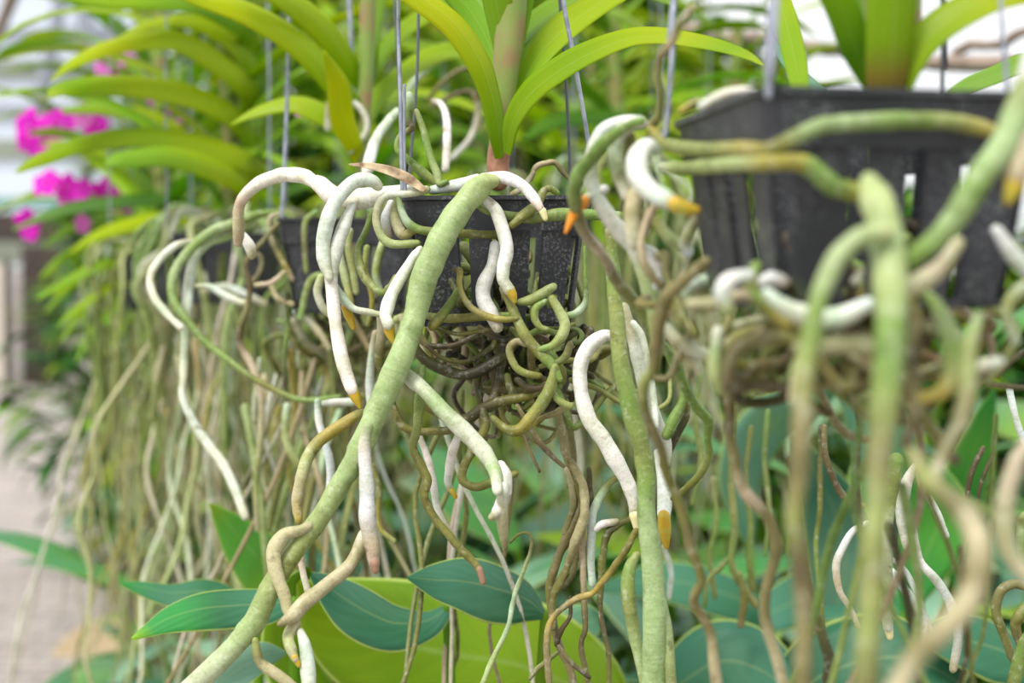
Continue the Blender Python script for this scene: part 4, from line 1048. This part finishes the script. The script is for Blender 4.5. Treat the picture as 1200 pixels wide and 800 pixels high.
# greenhouse end wall with pale panes between steel rails
M_STEEL = plain('painted_steel', lin((150, 155, 165)), .5)
M_PANE = plain('pale_sheet', lin((240, 244, 250)), .4, trans=.7)
M_DOORW = plain('dark_timber', lin((70, 55, 48)), .7, noise_scale=8, col2=lin((45, 38, 34)))
M_LOWW = plain('render_wall', lin((190, 185, 180)), .8, noise_scale=3, col2=lin((160, 150, 145)))
WY = 16.7
slab('wall_back', -12, -5.72, WY, WY + .15, 0, 1.35, M_LOWW); slab('wall_back', -5.25, 12, WY, WY + .15, 0, 1.35, M_LOWW)
PZ = lambda y: 1 + (350 - y) * .01
for i, (ya, yb) in enumerate(((225, 185), (165, 138), (125, 92), (72, 45), (35, -20), (-30, -90))):
    for j in range(3):
        x0 = -9 + j * 2.0; slab('window_%d' % (i * 3 + j + 1), x0 + .06, x0 + 1.94, WY + .05, WY + .07, PZ(ya), PZ(yb), M_PANE)
M_TEAL = plain('teal_gutter', lin((120, 160, 160)), .6)
M_GREYG = plain('moss_grey_sheet', lin((140, 146, 132)), .8, noise_scale=2, col2=lin((110, 118, 100)))
for i, (y, h, mt) in enumerate(((40, .12, M_STEEL), (82, .20, M_GREYG), (131, .16, M_STEEL), (175, .22, M_GREYG), (-25, .14, M_STEEL), (238, .14, M_TEAL), (266, .34, M_DOORW), (296, .26, M_GREYG))):
    slab('trim_%d' % (i + 1), -12, -3, WY - .02, WY + .1, PZ(y) - h / 2, PZ(y) + h / 2, mt)
for j in range(4): slab('trim_%d' % (j + 10), -9.07 + j * 2, -8.93 + j * 2, WY - .04, WY + .12, 1.3, 5.3, M_STEEL)
mb = MB(); tube(mb, [Vector((-5.35, WY - .5, 3.2)), Vector((-4.9, WY - .5, 5.4))], [.09, .09], (1, 1, 1), 8, 0); o = mb.build('trim_14', M_STEEL); o['kind'] = 'structure'
dr = slab('door_1', -5.72, -5.25, WY - .1, WY + .05, 0, 1.62, M_DOORW)
# slatted pale gate beside the dark doorway
gt = empty('garden_gate', Vector((-6.1, 15.9, 0)), 'pale slatted gate beside the dark doorway at the end of the path', 'gate')
M_GATE = plain('pale_gate', lin((232, 222, 205)), .6)
for j in range(9):
    mb = MB(); mb.box(-.42 + j * .1, 0, .74, .055, .03, 1.3); mb.build('bar', M_GATE, gt, smooth=False)
for z in (.2, 1.3):
    mb = MB(); mb.box(-.02, .03, z, .95, .03, .07); mb.build('rail', M_GATE, gt, smooth=False)
for x in (-.5, .46):
    mb = MB(); mb.box(x, .0, .72, .07, .07, 1.44); mb.build('post', M_DOORW, gt, smooth=False)
# rails overhead that carry the hooks, and the poles seen at the upper right
def pole(a, b, r, name, mat=M_WOOD):
    a = Vector(a); b = Vector(b); n = 14; V = [a.lerp(b, i / n) + Vector((0, 0, .006 * math.sin(i * 1.7))) for i in range(n + 1)]
    mb = MB(); tube(mb, V, [r * (1 + .06 * math.sin(i * 2.3)) for i in range(n + 1)], (1, 1, 1), 14, .05, 2)
    o = mb.build(name, mat); o['kind'] = 'structure'; return o
pole((rowX(-.5), -.5, RAILZ + .015), (rowX(6), 6, RAILZ + .015), .018, 'beam_1')
pole(P(790, 34, 3.0), P(1320, 95, 1.6), .0112, 'beam_2')
pole(P(1120, 62, 2.0), P(1400, -15, 1.75), .007, 'beam_3')
# leaf litter on the path edge
lt = empty('fallen_leaf', P(100, 752, 3.62), 'large yellowing fallen leaf on the paving at the lower left', 'leaf')
leaf(lt, (3.62, 3.75), "62,768,4 90,760,22 120,752,30 150,745,26 172,738,4", "Y T Y", 60, .3, 'blade', M_BRACT)

# ---------------------------------------------------------------- light, sky, camera
w = bpy.data.worlds.new('sky'); bpy.context.scene.world = w; w.use_nodes = True
nt = w.node_tree; bg = nt.nodes['Background']
tc = nt.nodes.new('ShaderNodeTexCoord'); sp_ = nt.nodes.new('ShaderNodeSeparateXYZ'); nt.links.new(tc.outputs['Generated'], sp_.inputs[0])
rmp = nt.nodes.new('ShaderNodeValToRGB'); nt.links.new(sp_.outputs[2], rmp.inputs[0])
rmp.color_ramp.elements[0].position = 0.0; rmp.color_ramp.elements[0].color = (.62, .66, .66, 1)
rmp.color_ramp.elements[1].position = .25; rmp.color_ramp.elements[1].color = (1, 1.0, 1.03, 1)
nt.links.new(rmp.outputs[0], bg.inputs[0]); bg.inputs[1].default_value = 1.1
sl = bpy.data.lights.new('sun', 'SUN'); sl.energy = 3.0; sl.angle = math.radians(20); sl.color = (1, .98, .94)
so = bpy.data.objects.new('sun', sl); COL.objects.link(so); so.rotation_euler = (math.radians(28), math.radians(-22), 0)
cd = bpy.data.cameras.new('camera'); co = bpy.data.objects.new('camera', cd); COL.objects.link(co)
co.location = CAM; co.rotation_euler = (math.pi / 2 - PITCH, 0, 0); cd.lens = 50; cd.sensor_width = 36; cd.clip_start = .02; cd.clip_end = 200
cd.dof.use_dof = True; cd.dof.focus_distance = .745; cd.dof.aperture_fstop = 5.8
sc = bpy.context.scene; sc.camera = co
sc.view_settings.view_transform = 'Standard'; sc.view_settings.look = 'None'; sc.view_settings.gamma = 1; sc.view_settings.exposure = 0.27
